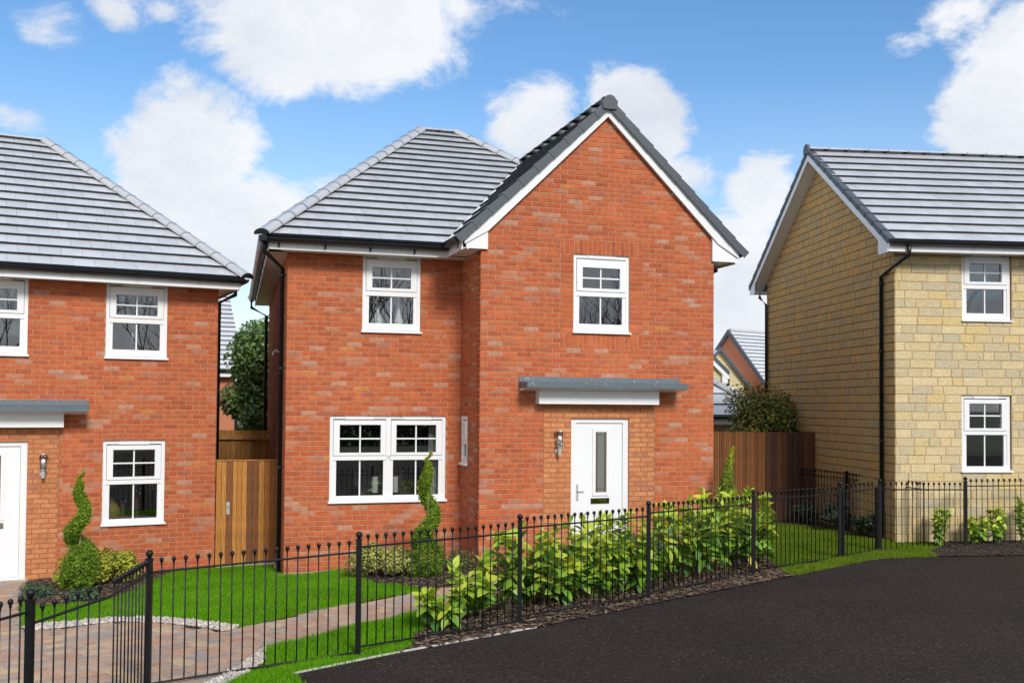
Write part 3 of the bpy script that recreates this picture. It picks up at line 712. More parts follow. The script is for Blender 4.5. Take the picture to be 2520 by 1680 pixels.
# ------------------------------------------------------------------ the red brick house
def main_house():
    th = R(17.3214); B0 = -2.495
    H = thing('brick_house', 'red brick two storey house with a tall front gable and white door, in the middle', 'house', (-.4677, 15.1735, B0 + ZC), th, 'brick houses')
    z = lambda q: q - B0
    r_ = 1.115; W = 3.815; L = 2.69; low = -.3
    def brk(parent, x0, x1, z0, z1, holes, seed, pal=BR, w=BRW, off=(0, .5), clip=None): lay(parent, H, list(bonded(x0, x1, z0, z1, holes, .225, .075, off, clip=clip)), pal, w, M_brick, 'brick', seed=seed)
    SOFF = z(2.28); zb = low
    slope = .983
    # gable wall (its local zero is low)
    o = z(0) - low
    win = (1.455, 2.37, 1.105 + o, 2.305 + o); dr = (1.428, 2.374, -2.262 + o, -.18 + o)
    apex = 4.47 + o; htop = 2.605 + o
    gw = wall_backing(H, 'gable_wall', (0, 0, low), (1, 0), W, htop, [win, dr], M_mortar,
                      top=[(0, htop), (W, htop), (W / 2 + .07, apex), (W / 2 + .06, apex)])
    cx = 1.975
    clip = lambda cz: (max(0, cx - (apex + .06 - cz) / slope), min(W, cx + (apex + .06 - cz) / slope)) if cz < apex else None
    pan = (.985, 2.81, -3 + o, .03 + o); sold = (1.24, 2.60, .88 + o, 2.53 + o)
    top_n = math.floor((apex) / .075) * .075
    brk(gw, 0, W, 0, top_n, [win, dr, pan, sold], 1, clip=clip)
    zpt = round((.03 + o) / .075) * .075
    lay(gw, H, [q for q in bonded(.99, 2.805, 0, zpt, [win, dr], .225, .075, (0, .5)) if True], OR, ORW, M_brick, 'brick', seed=2)
    om = MB(); 
    for q in ((.985, 1.428, 0, zpt), (2.374, 2.81, 0, zpt), (1.428, 2.374, dr[3], zpt)): om.box(q[0], q[1], -.0022, -.0005, q[2], q[3])
    om.build('mortar_panel', M_omortar, gw)
    sol = []
    for zz in (.88 + o + .1125, 2.305 + o + .1125):
        n = 18; stp = 1.36 / n
        for i in range(n): sol.append((1.24 + stp * (i + .5), zz, stp - .010, .215))
    for i in range(16):
        for xx in (1.24 + .1075, 2.37 + .115): sol.append((xx, 1.105 + o + .075 * (i + .5), .205 if xx < 2 else .22, .065))
    lay(gw, H, sol, BR[:11], BRW[:11] / BRW[:11].sum(), M_brick, 'brick', prot=.0068, seed=9)
    # return wall, main front wall, side walls
    rw = wall_backing(H, 'return_wall', (0, r_, low), (0, -1), r_ - .001, SOFF - low + .1, [(.07, .43, -.915 + o, -.165 + o)], M_mortar)
    brk(rw, 0, r_, 0, 4.95 + .1, [(.07, .43, -.915 + o, -.165 + o)], 3, off=(.5, 0))
    lw = (-1.564 + L, -.661 + L, 1.105 + o, 2.32 + o); bw = (-2.034 + L, -.237 + L, -1.485 + o, -.17 + o)
    fw = wall_backing(H, 'front_wall', (-L, r_, low), (1, 0), L - .001, SOFF - low + .1, [lw, bw], M_mortar)
    brk(fw, 0, L, 0, 5.1, [lw, bw], 4, off=(.5, 0))
    u5 = (Vector((-L, r_)) - Vector((-2.34, 9.67)))
    sw = wall_backing(H, 'side_wall', (-2.34, 9.67, low), u5, u5.length - .013, SOFF - low + .1, [], M_mortar)
    brk(sw, 0, u5.length - .012, 0, 5.1, [], 5)
    ew = wall_backing(H, 'side_wall', (W, .0015, low), (0, 1), 9.6, SOFF - low + .1, [], M_mortar); brk(ew, 0, 9.6, 0, 5.1, [], 6)
    wall_backing(H, 'rear_wall', (W - .01, 9.67, low), (-1, 0), W + 2.32, SOFF - low + .1, [], M_mortar)
    # roofs
    ez = z(2.44); ry = r_ + 4.35; rz = z(5.46); e0 = r_ - .42; RL = (.25, ry, rz); RR = (.99, ry, rz); vb = (-.40, e0, ez)
    ELf, ERf = (-3.06, e0, ez), (4.2, e0, ez); ELb, ERb = (-2.7, 10.1, ez), (4.2, 10.1, ez)
    pitch = math.atan2(rz - ez, ry - e0); T1 = (4.12 - e0) / math.cos(pitch)
    rf, n1 = roof_plane(H, ELf, ERf, RL, RR, .313, budget=230, xr2=((-.40 + 3.06, 0), (1.99 + 3.06, T1)), off0=.3)
    roof_plane(H, ELb, ELf, RL, RL, .313, budget=0, seed=8); roof_plane(H, ERf, ERb, RR, RR, .313, budget=0, seed=9); roof_plane(H, ERb, ELb, RR, RL, .313, budget=0, seed=10)
    gx, gzr = 1.98, z(4.66); ex = 2.36; gze = z(2.43); fy = -.09
    dy = 4.12 - fy; Lp = (gx - ex, fy, gze); slope_len = math.hypot(ex, gzr - gze)
    # left slope of the gable roof: seen from the left, eave runs from the valley foot to the front
    roof_plane(H, (gx - ex, 4.2, gze), Lp, (gx, 4.2, gzr), (gx, fy, gzr), .315, budget=60, seed=12)
    roof_plane(H, (gx + ex, fy, gze), (gx + ex, 5.2, gze), (gx, fy, gzr), (gx, 5.2, gzr), .315, budget=0, seed=13)
    for a, q in (((-3.1, e0 - .04, ez + .0), RL), ((4.2, e0, ez), RR), (ELb, RL), (ERb, RR)): cap_line(H, a, q)
    cap_line(H, RL, RR, 'ridge_tile', .37); 
    cap_line(H, (gx, fy + .005, gzr), (gx, 4.1, gzr), 'ridge_tile', .45, lift=.02)
    # ridge end block
    b = MB(); b.prism([(-.11, -.17), (-.125, -.05), (-.06, .03), (0, .05), (.06, .03), (.125, -.05), (.11, -.17)], (0, .06)); b.build('ridge_end_cap', M_slate, H, mx=Matrix.Translation((gx, fy - .06, gzr + .035)))
    verge_units(H, (gx - ex - .01, fy - .03, gze - .005), (gx, fy - .03, gzr), (0, 1, 0), 10, h=.085); verge_units(H, (gx + ex + .01, fy - .03, gze - .005), (gx, fy - .03, gzr), (0, 1, 0), 10, h=.085)
    # valley strip
    b = MB(); p, q = Vector((-.36, e0 + .02, ez + .055)), Vector((1.97, 4.1, gzr + .03)); d = (q - p).normalized(); s_ = Vector((.8, -.6, 0)) * .022
    b.poly([p - s_, p + s_, q + s_, q - s_]); b.poly([p - s_ - Vector((0, 0, .03)), p - s_, q - s_, q - s_ - Vector((0, 0, .03))]); b.build('valley', M_white, H)
    # barge boards
    s2 = slope; 
    for sg in (-1, 1):
        b = MB(); x_out = 2.25; top = lambda d: gzr - .075 - d * (gzr - gze) / ex
        bot = lambda d: z(4.425) - d * slope; xi = 1.885
        b.prism([(sg * 0, bot(0)), (sg * xi, bot(xi)), (sg * x_out, top(x_out) - .1), (sg * x_out, top(x_out)), (sg * 0, top(0))], (-.075, -.052)); b.build('barge_board', M_white, H, (gx, 0, 0))
        b = MB(); xo = 2.22; xb = 1.79 if sg > 0 else 1.89; b.prism([(sg * xb, z(2.30)), (sg * xo, z(2.30)), (sg * xo, top(xo) - .01), (sg * xb, top(xb) - .02)], (-.0505, -.012)); b.build('box_end', M_white, H, (gx, 0, 0))
        # verge soffit
        b = MB(); b.prism([(sg * 0, bot(0) + .015), (sg * 2.2, bot(2.2) + .015), (sg * 2.2, bot(2.2) + .035), (0, bot(0) + .035)], (-.05, -.007)); b.build('verge_soffit', M_white, H, (gx, 0, 0))
        # side eaves of the gable
        x0, x1 = (-.29, -.001) if sg < 0 else (W + .001, W + .36)
        ye = r_ - .31 if sg < 0 else 5.0
        b = MB(); b.box(x0, x1, -.02, ye, z(2.30), z(2.312)); b.build('soffit', M_white, H)
        xf = -.31 if sg < 0 else W + .36
        b = MB(); b.box(xf, xf + .02, -.048, r_ - .32 if sg < 0 else 5.0, z(2.275), z(2.44)); b.build('fascia', M_white, H)
    gutter(H, (-.375, -.06, z(2.455)), (-.375, e0 + .1, z(2.455)), (-1, 0, 0), 1); gutter(H, (W + .43, -.06, z(2.45)), (W + .43, 5, z(2.45)), (1, 0, 0), 3)
    pipe(H, [(W + .43, .7, z(2.40)), (W + .43, .7, z(2.27)), (W + .06, .7, z(2.09)), (W + .06, .7, .1)])
    # main eaves
    b = MB(); b.box(-3.0, -.31, r_ - .33, r_ - .31, z(2.262), z(2.43)); b.build('fascia', M_white, H)
    b = MB(); b.box(-2.98, -.0, r_ - .31, r_ + .001, z(2.275), z(2.287)); b.build('soffit', M_white, H)
    b = MB(); P_, Q_ = Vector((-3.0, r_ - .33, 0)), Vector((-2.65, 9.95, 0)); q = [P_, Q_, Q_ + Vector((.02, 0, 0)), P_ + Vector((.02, 0, 0))]
    for hgt in (): pass
    n = len(b.v); b.v += [(p.x, p.y, z(2.262)) for p in q] + [(p.x, p.y, z(2.43)) for p in q]
    for k in ((0, 3, 2, 1), (4, 5, 6, 7), (0, 1, 5, 4), (2, 3, 7, 6), (1, 2, 6, 5), (3, 0, 4, 7)): b.face(k)
    b.build('fascia', M_white, H)
    M_sof = mat('soffit_timber', (.36, .24, .17), .45, nscale=3, namt=.3) if 'soffit_timber' not in MATS else MATS['soffit_timber']
    b = MB(); zz = z(2.275); b.poly([(-2.98, r_ - .3, zz), (-2.63, 9.95, zz), (-2.3, 9.95, zz), (-2.66, r_, zz)]); b.poly([(-2.98, r_ - .3, zz + .012), (-2.66, r_, zz + .012), (-2.3, 9.95, zz + .012), (-2.63, 9.95, zz + .012)]); b.build('soffit', M_white, H)
    gutter(H, (-3.02, e0 + .015, z(2.425)), (-.33, e0 + .015, z(2.425)), (0, -1, 0), 4)
    gutter(H, (-3.075, e0 + .0, z(2.425)), (-2.72, 9.95, z(2.425)), (-1, 0.04, 0), 8)
    b = MB(); b.lathe([(.07, -.07), (.075, .0), (.07, .012)], 12, (-3.075, e0 + .0, z(2.43))); b.build('gutter_angle', M_black, H)
    pipe(H, [(-3.06, e0 + .12, z(2.38)), (-3.06, e0 + .12, z(2.24)), (-2.745, r_ + .3, z(2.06)), (-2.745, r_ + .3, -.03)],
         clips=[((-2.745, r_ + .3, z(q)), (-2.65, r_ + .26, z(q))) for q in (1.96, .55, -.95)])
    pipe(H, [(-2.74, 9.7, z(2.38)), (-2.74, 9.7, z(2.2)), (-2.42, 9.45, z(2.0)), (-2.42, 9.45, -.2)])
    # white cable outlet on the side wall
    b = MB(); b.tube([(0, 0, 0), (-.06, 0, .03), (-.10, -.02, -.01), (-.11, -.02, -.06)], .015, 8); b.build('overflow_pipe', M_white, H, (-2.6, 3.6, z(.9)))
    # openings
    window(H, (1.455, 0, z(1.105)), (1, 0), .915, 1.2, (.193, .508), (.631, 1.051), rec=.02, room=M_room)
    window(H, (-1.564, r_, z(1.105)), (1, 0), .903, 1.2, (.193, .508), (.631, 1.051), rec=.02)
    window(H, (-2.034, r_, z(-1.487)), (1, 0), 1.797, 1.324, (.140, .565), (.678, 1.219), bays=2, rec=.02, room=M_room)
    window(H, (0, r_ - .07, z(-.918)), (0, -1), .36, .755, (.12, .32), (.43, .62), rec=-.004, vent=False, bars=False)
    door(H, (1.428, 0, z(-2.262)), (1, 0), .946, 2.082)
    canopy(H, (0, 0, 0), (1, 0), .598, 3.185, (z(.272), 0, z(.44)), (.86, 2.80), True)
    lamp(H, (1.215, -.0, z(-.675)), (1, 0))
    b = MB()
    for xx in (-1.95, -1.45, -.95, -.45): b.lathe([(.008, 0), (.007, .012)], 6, (xx, r_ - .012, z(-.165)))
    b.build('weep_vent', M_dark, H)
    return H
MAIN = main_house()

# ------------------------------------------------------------------ the house at the left
def left_house():
    B0 = -2.75; th = .47482948
    H = thing('brick_house', 'red brick house cut off by the left edge, grey canopy over its door', 'house', (-4.8039, 16.8451, B0 + ZC), th, 'brick houses')
    z = lambda q: q - B0; low = -.2; o = z(0) - low; X0 = -7.8; W = 7.8
    up = [(-1.706, -.789), (-3.72, -2.805)]
    holes = [(a - X0, b - X0, .688 + o, 1.9 + o) for a, b in up] + [(-1.712 - X0, -.79 - X0, -1.905 + o, -.588 + o), (-3.718 - X0, -2.772 - X0, -2.665 + o, -.588 + o)]
    fw = wall_backing(H, 'front_wall', (X0, 0, low), (1, 0), W - .001, z(1.87) - low + .1, holes, M_mortar)
    zp = round((-.37 + o) / .075) * .075; pan = (-4.16 - X0, -2.331 - X0, -1, zp)
    lay(fw, H, list(bonded(0, W, 0, 4.95, holes + [pan], .225, .075, (0, .5))), BR, BRW, M_brick, 'brick', seed=21)
    lay(fw, H, list(bonded(pan[0] + .004, pan[1] - .004, 0, zp, holes, .225, .075, (0, .5))), OR, ORW, M_brick, 'brick', seed=22)
    om = MB(); d = holes[3]
    for q in ((pan[0], d[0], 0, zp), (d[1], pan[1], 0, zp), (d[0], d[1], d[3], zp)): om.box(q[0], q[1], -.0022, -.0005, q[2], q[3])
    om.build('mortar_panel', M_omortar, fw)
    sw = wall_backing(H, 'side_wall', (0, .0015, low), (0, 1), 8.6, z(1.87) - low + .1, [], M_mortar); lay(sw, H, list(bonded(0, 8.6, 0, 4.95, [], .225, .075)), BR, BRW, M_brick, 'brick', seed=23)
    wall_backing(H, 'rear_wall', (-.01, 8.61, low), (-1, 0), W, z(1.87) - low + .1, [], M_mortar); wall_backing(H, 'side_wall', (X0, 8.6, low), (0, -1), 8.6, z(1.87) - low + .1, [], M_mortar)
    ez = z(2.015); e0 = -.37; ry = 4.35; rz = z(4.96); RRt, RLt = (-2.42, ry, rz), (-5.6, ry, rz)
    A, Bq, C_, D_ = (-8.15, e0, ez), (.33, e0, ez), (.33, 9.05, ez), (-8.15, 9.05, ez)
    roof_plane(H, A, Bq, RLt, RRt, .347, budget=290, seed=31, off0=.2); roof_plane(H, Bq, C_, RRt, RRt, .347, budget=0, seed=32); roof_plane(H, C_, D_, RRt, RLt, .347, budget=0, seed=33); roof_plane(H, D_, A, RLt, RLt, .347, budget=0, seed=34)
    for a, q in ((((.37, e0 - .04, ez)), RRt), (A, RLt), (C_, RRt), (D_, RLt)): cap_line(H, a, q)
    cap_line(H, RRt, RLt, 'ridge_tile', .42)
    b = MB(); b.box(-8.1, .29, e0 + .04, e0 + .06, z(1.84), z(2.0)); b.build('fascia', M_white, H)
    b = MB(); b.box(-8.1, .27, e0 + .06, -.0, z(1.856), z(1.868)); b.build('soffit', M_white, H)
    b = MB(); b.box(.27, .29, e0 + .06, 9.0, z(1.84), z(2.0)); b.build('fascia', M_white, H)
    b = MB(); b.box(-.0, .27, .0, 9.0, z(1.857), z(1.869)); b.build('soffit', M_white, H)
    gutter(H, (-8.1, e0 - .01, z(2.01)), (.34, e0 - .01, z(2.01)), (0, -1, 0), 9); gutter(H, (.345, e0, z(2.01)), (.345, 9, z(2.01)), (1, 0, 0), 8)
    pipe(H, [(.30, .1, z(1.95)), (.30, .1, z(1.80)), (.055, .2, z(1.66)), (.055, .2, -.02)], clips=[((.055, .2, z(q)), (.0, .2, z(q))) for q in (1.5, .2, -1.2)])
    w1 = window(H, (-1.706, 0, z(.688)), (1, 0), .917, 1.2, (.193, .508), (.631, 1.051), rec=.02); window(H, (-3.72, 0, z(.688)), (1, 0), .915, 1.2, (.193, .508), (.631, 1.051), rec=.02)
    window(H, (-1.712, 0, z(-1.907)), (1, 0), .922, 1.319, (.140, .565), (.678, 1.219), rec=.02, room=M_room)
    door(H, (-3.718, 0, z(-2.662)), (1, 0), .946, 2.074, glazed=True)
    canopy(H, (0, 0, 0), (1, 0), -4.55, -1.96, (z(-.135), 0, z(.035)), (-4.25, -2.29), False)
    lamp(H, (-2.557, 0, z(-1.085)), (1, 0))
    return H
LEFT = left_house()

# ------------------------------------------------------------------ the stone house at the right
def stone_house():
    B0 = -2.22; th = .10651185
    H = thing('stone_house', 'buff stone block house with a plain gable end, cut off by the right edge', 'house', (6.521, 17.6042, B0 + ZC), th)
    z = lambda q: q - B0; low = -.2; o = z(0) - low; D = 6.2; W = 9.0; top = z(2.68) - low
    wu = (1.205, 2.11, 1.505 + o, 2.7 + o); wl = (1.19, 2.095, -1.075 + o, .243 + o)
    fw = wall_backing(H, 'front_wall', (0, 0, low), (1, 0), W, top, [wu, wl], mat('mortar_buff', (.47, .33, .19), .95, nscale=30, namt=.2, spec=.1))
    lens = [.20, .26, .30, .36, .42, .45, .33]
    rows = round(top / .148)
    lay(fw, H, list(bonded(0, W, 0, rows * .148, [wu, wl], .4, .148, joint=.009, lens=lens, rd=random.Random(3))), SF_, None, M_stone, 'stone_block', prot=.008, jitter=.003, seed=41)
    ap = z(4.93) - low; hw = D / 2
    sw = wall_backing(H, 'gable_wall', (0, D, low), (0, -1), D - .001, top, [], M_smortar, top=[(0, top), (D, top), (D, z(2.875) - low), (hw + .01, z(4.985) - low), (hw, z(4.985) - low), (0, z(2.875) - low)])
    ap = z(4.985) - low; sl_ = .68
    clip = lambda cz: (max(0, hw - (ap - cz) / sl_ - .12), min(D, hw + (ap - cz) / sl_ + .12)) if cz < ap + .02 else None
    lens2 = [.15, .20, .24, .28, .33, .40, .18]
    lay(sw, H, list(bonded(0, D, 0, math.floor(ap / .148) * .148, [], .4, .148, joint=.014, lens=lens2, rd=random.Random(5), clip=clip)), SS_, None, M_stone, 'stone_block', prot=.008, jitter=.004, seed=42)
    wall_backing(H, 'rear_wall', (W, D, low), (-1, 0), W, top, [], M_smortar); wall_backing(H, 'gable_wall', (W, 0, low), (0, 1), D, top, [], M_smortar, top=[(0, top), (D, top), (hw, ap)])
    ez = z(2.80); e0 = -.37; ry = hw; rz = z(5.16); x0 = -.28
    A, Bq, Cl, Dr = (x0, e0, ez), (W + .3, e0, ez), (x0, ry, rz), (W + .3, ry, rz)
    roof_plane(H, A, Bq, Cl, Dr, .35, budget=280, seed=51); roof_plane(H, (W + .3, D + .37, ez), (x0, D + .37, ez), (W + .3, ry, rz), Cl, .35, budget=0, seed=52)
    cap_line(H, (x0 - .02, ry, rz), (W + .3, ry, rz), 'ridge_tile', .42, lift=.02)
    verge_units(H, (x0 - .02, e0 - .01, ez), (x0 - .02, ry, rz), (1, 0, 0), 12, h=.05); verge_units(H, (x0 - .02, D + .38, ez), (x0 - .02, ry, rz), (1, 0, 0), 12, h=.05)
    b = MB(); b.prism([(-.115, -.10), (-.125, .0), (-.085, .075), (0, .105), (.085, .075), (.125, 0), (.115, -.10)], (0, .05), 'x'); b.build('ridge_end_cap', M_slate, H, (x0 - .05, ry, rz + .03))
    k = (rz - ez) / (ry - e0)
    for sg in (-1, 1):
        t = lambda d: rz - .06 - d * k; q = lambda d: rz - .20 - d * k; xo = hw + .33
        b = MB(); b.prism([(0, q(0)), (sg * xo, q(xo)), (sg * xo, t(xo)), (0, t(0))], (x0 - .005, x0 + .018), 'x'); b.build('barge_board', M_white, H, (0, hw, 0))
        b = MB(); b.prism([(0, q(0) + .02), (sg * xo, q(xo) + .02), (sg * xo, q(xo) + .034), (0, q(0) + .034)], (x0 + .018, -.009), 'x'); b.build('verge_soffit', M_white, H, (0, hw, 0))
        b = MB(); b.prism([(sg * (hw + .0), z(2.615)), (sg * (hw + .33), z(2.615)), (sg * (hw + .33), q(hw + .33) + .05), (sg * hw, q(hw) + .05)], (x0 - .02, x0 - .006), 'x'); b.build('box_end', M_white, H, (0, hw, 0))
        ya, yb = (-.33, -.001) if sg < 0 else (D + .001, D + .33)
        b = MB(); b.box(x0, W, ya, yb, z(2.645), z(2.657)); b.build('soffit', M_white, H)
        yf = -.35 if sg < 0 else D + .33
        b = MB(); b.box(x0 - .005, W + .2, yf, yf + .02, z(2.63), z(2.79)); b.build('fascia', M_white, H)
    gutter(H, (x0 + .02, e0 - .03, z(2.80)), (W + .2, e0 - .03, z(2.80)), (0, -1, 0), 8); gutter(H, (W + .2, D + .40, z(2.80)), (x0, D + .40, z(2.80)), (0, 1, 0), 8)
    pipe(H, [(.06, e0 - .02, z(2.74)), (.06, e0 - .02, z(2.58)), (-.055, .40, z(2.30)), (-.055, .40, .0)], clips=[((-.055, .40, z(q)), (-.0, .46, z(q))) for q in (2.18, 1.0, -.55, -1.7)])
    pipe(H, [(-.06, D + .33, z(2.74)), (-.06, D + .33, z(2.56)), (-.055, D - .1, z(2.35)), (-.055, D - .1, .0)])
    window(H, (1.205, 0, z(1.505)), (1, 0), .89, 1.2, (.193, .508), (.631, 1.051), rec=.03); window(H, (1.19, 0, z(-1.077)), (1, 0), .89, 1.32, (.140, .565), (.678, 1.219), rec=.03, room=M_room2)
    return H
STONE = stone_house()
settle()

# ------------------------------------------------------------------ block paving
def build_pavers():
    base = zone('driveway', DRIVE, M_sand, -.012, step=.5)
    tones = [(.38, .27, .20), (.34, .25, .20), (.40, .26, .18), (.30, .25, .215), (.36, .22, .155), (.42, .30, .21), (.28, .245, .22), (.40, .245, .17), (.44, .33, .20), (.33, .27, .23)]
    u = Vector((.70, .714)).normalized(); n = Vector((-u.y, u.x)); rd = random.Random(17); rw = .16; items = []
    for r_ in range(-70, 90):
        x = -16 + rd.random() * .2
        while x < 16:
            l = rd.choice((.12, .16, .16, .20, .24)); c = Vector((-2.9, 10.6)) + u * (x + l / 2) + n * (r_ * rw); x += l
            if c.y < 6.2 or c.x < -9.6: continue
            items.append((c.x, c.y, l, rd.choice(tones)))
    P = np.array([(a, b_) for a, b_, *_ in items]); k = inside(P[:, 0], P[:, 1], DRIVE); Z = gzv(P[:, 0], P[:, 1])
    ang = math.atan2(u.y, u.x); pool = {}
    def geo(b, l, w=.16, h=.05, mx=None):
        q = .006; x, y = l / 2 - .003, w / 2 - .003; N = len(b.v)
        vs = [(-x, -y, -h), (x, -y, -h), (x, y, -h), (-x, y, -h), (-x, -y, -.006), (x, -y, -.006), (x, y, -.006), (-x, y, -.006), (-x + q, -y + q, 0), (x - q, -y + q, 0), (x - q, y - q, 0), (-x + q, y - q, 0)]
        b.v += [tuple(mx @ Vector(v)) for v in vs] if mx is not None else vs
        b.face((N + 8, N + 9, N + 10, N + 11))
        for i in range(4):
            j = (i + 1) % 4; b.face((N + 4 + i, N + 4 + j, N + 8 + j, N + 8 + i)); b.face((N + i, N + j, N + 4 + j, N + 4 + i))
    vis = []
    for i in np.nonzero(k)[0]:
        x, y, l, t = items[i]; px = 1260 + 2547 * x / y; py = 998 + 2547 * (ZC - Z[i]) / y
        vis.append((l / y ** 3 if (-10 < px < 2530 and py < 1690) else 0, i))
    vis.sort(reverse=True); rest = MB()
    for q, (s, i) in enumerate(vis):
        x, y, l, t = items[i]; zz = Z[i] + .006 + (rd.random() - .5) * .004; tilt = Matrix.Rotation((rd.random() - .5) * .02, 4, 'X') @ Matrix.Rotation((rd.random() - .5) * .02, 4, 'Y')
        mx = Matrix.Translation((x, y, zz)) @ Matrix.Rotation(ang, 4, 'Z') @ tilt
        if q < 300:
            key = (l, t)
            if key not in pool: b = MB(); b.cur = t; geo(b, l); pool[key] = b.mesh('paver', M_paver)
            put('paver', pool[key], base, mx=mx)
        else: rest.cur = t; geo(rest, l, mx=mx)
    o = rest.build('paving', M_paver, base); o['kind'] = 'stuff'
build_pavers()

# ------------------------------------------------------------------ loose ground cover
def shards(name, poly, n, size, flat, tones, m, zoff=.01, elong=1.0, label=None):
    P = scatter(poly, n); n = len(P); Z = gzv(P[:, 0], P[:, 1]) + zoff
    base = np.array([(1, 0, 0), (0, 1, 0), (-1, 0, 0), (0, -1, 0), (0, 0, 1), (0, 0, -1)], float)
    V = base[None] * (1 + (rng.random((n, 6, 1)) - .5) * .6) + (rng.random((n, 6, 3)) - .5) * .35
    s = size[0] + (size[1] - size[0]) * rng.random((n, 1)) ** 1.5
    V = V * np.stack([s * elong * (1 + .6 * rng.random((n, 1)) * (elong > 1)), s, s * flat], -1)
    a = rng.random(n) * 2 * PI; tl = (rng.random(n) - .5) * .7; ca, sa = np.cos(a)[:, None], np.sin(a)[:, None]
    x, y, z = V[..., 0], V[..., 1], V[..., 2]; z = z + x * tl[:, None] * .6
    V = np.stack([x * ca - y * sa + P[:, :1], x * sa + y * ca + P[:, 1:], z + Z[:, None] + s * flat * .4], -1)
    f = np.array([(0, 1, 4), (1, 2, 4), (2, 3, 4), (3, 0, 4), (1, 0, 5), (2, 1, 5), (3, 2, 5), (0, 3, 5)])
    F = (f[None] + (np.arange(n) * 6)[:, None, None]).reshape(-1, 3)
    t = np.array(tones)[rng.integers(0, len(tones), n)] * (.8 + .4 * rng.random((n, 1)))
    o = put(name, fast_mesh(name, V.reshape(-1, 3), F, np.repeat(t, 8, 0), m, 3)); tag(o, label, None, None, 'stuff'); return o
PT = [(.48, .42, .36), (.40, .36, .32), (.55, .48, .40), (.36, .34, .33), (.50, .40, .32), (.60, .56, .50), (.30, .28, .27)]
tag(shards('pebbles', PEB_UP, 2100, (.014, .032), .65, PT, M_peb, .012), 'pale pebbles edging the front lawn', 'pebbles')
tag(shards('pebbles', PEB_LO, 900, (.014, .032), .65, PT, M_peb, .012), 'pale pebbles beside the path under the railing', 'pebbles')
CT = [(.075, .045, .03), (.05, .03, .022), (.11, .07, .045), (.035, .022, .017), (.16, .105, .065), (.06, .04, .03), (.20, .14, .09)]
tag(shards('bark_mulch', BED_F, 6500, (.010, .030), .35, CT, M_chip, .012, 2.2), 'dark bark mulch along the railing and road edge', 'mulch')
tag(shards('bark_mulch', BED_M, 2000, (.008, .024), .35, CT, M_chip, .012, 2.0), 'dark bark mulch under the topiary by the front window', 'mulch')
tag(shards('bark_mulch', BED_L, 2600, (.008, .024), .35, CT, M_chip, .012, 2.0), 'dark bark mulch in the bed beside the left white door', 'mulch')
tag(shards('bark_mulch', BED_R, 2200, (.010, .028), .35, CT[:4], M_chip, .012, 2.0), 'dark bark mulch in front of the stone house', 'mulch')
tag(shards('bark_mulch', BED_S, 1500, (.010, .026), .35, CT[:4], M_chip, .012, 2.0), 'dark bark mulch along the stone gable wall', 'mulch')
tag(shards('grit', [(-4.72, 16.82), (-3.84, 16.98), (-3.5, 15.55), (-3.3, 15.3), (-3.45, 15.3), (-3.82, 16.78), (-4.72, 16.62)], 900, (.008, .016), .6, PT, M_peb, .01), 'pale grit at the foot of the wooden gate', 'gravel')
tag(shards('grit', [(-3.38, 15.40), (-2.5, 15.66), (-2.5, 15.58), (-3.36, 15.32)], 240, (.008, .016), .6, PT, M_peb, .01), 'pale grit at the foot of the brick front wall', 'gravel')

def grass(name, poly, dens, h, tones, label, w=.0045, seed=0, edge=.0):
    n = int(area(poly) * dens); P = scatter(poly, n); P = P + (rng.random(P.shape) - .5) * .06; n = len(P); Z = gzv(P[:, 0], P[:, 1]) - .003
    near = P[:, 1]; hh = (h[0] + (h[1] - h[0]) * rng.random(n)) * (1 + .35 * np.sin(P[:, 0] * 5.1 + 2 * np.sin(P[:, 1] * 3.7)))
    a = rng.random(n) * 2 * PI; dx, dy = np.cos(a), np.sin(a); ww = w * (.7 + .6 * rng.random(n)); ln = hh * (.2 + .75 * rng.random(n)); b_ = rng.random(n) * 2 * PI
    V = np.empty((n, 3, 3)); V[:, 0] = np.stack([P[:, 0] - dx * ww, P[:, 1] - dy * ww, Z], 1); V[:, 1] = np.stack([P[:, 0] + dx * ww, P[:, 1] + dy * ww, Z], 1)
    V[:, 2] = np.stack([P[:, 0] + np.cos(b_) * ln, P[:, 1] + np.sin(b_) * ln, Z + hh], 1)
    pat = .5 + .5 * np.sin(P[:, 0] * 2.3 + 1.7 * np.sin(P[:, 1] * 1.9)) * np.sin(P[:, 1] * 2.9 + P[:, 0])
    t = np.array(tones)[rng.integers(0, len(tones), n)] * (.72 + .4 * rng.random((n, 1)) + .22 * pat[:, None])
    o = put(name, fast_mesh(name, V.reshape(-1, 3), np.arange(n * 3).reshape(-1, 3), t, M_blade, 3)); tag(o, label, 'grass', None, 'stuff'); return o
GT = [(.125, .34, .008), (.11, .31, .007), (.145, .37, .012), (.155, .38, .010), (.095, .28, .007), (.19, .38, .025)]
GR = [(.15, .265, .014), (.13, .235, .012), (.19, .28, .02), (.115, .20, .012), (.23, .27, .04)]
grass('grass', LAWN_L, 9000, (.018, .042), GT, 'bright green front lawn curving beside the paved path')
grass('grass', VERGE, 9000, (.022, .055), GT, 'bright green grass strip between the path and the road')
grass('grass', LAWN_R, 6500, (.020, .05), GR, 'duller grass between the brick house and the stone house')

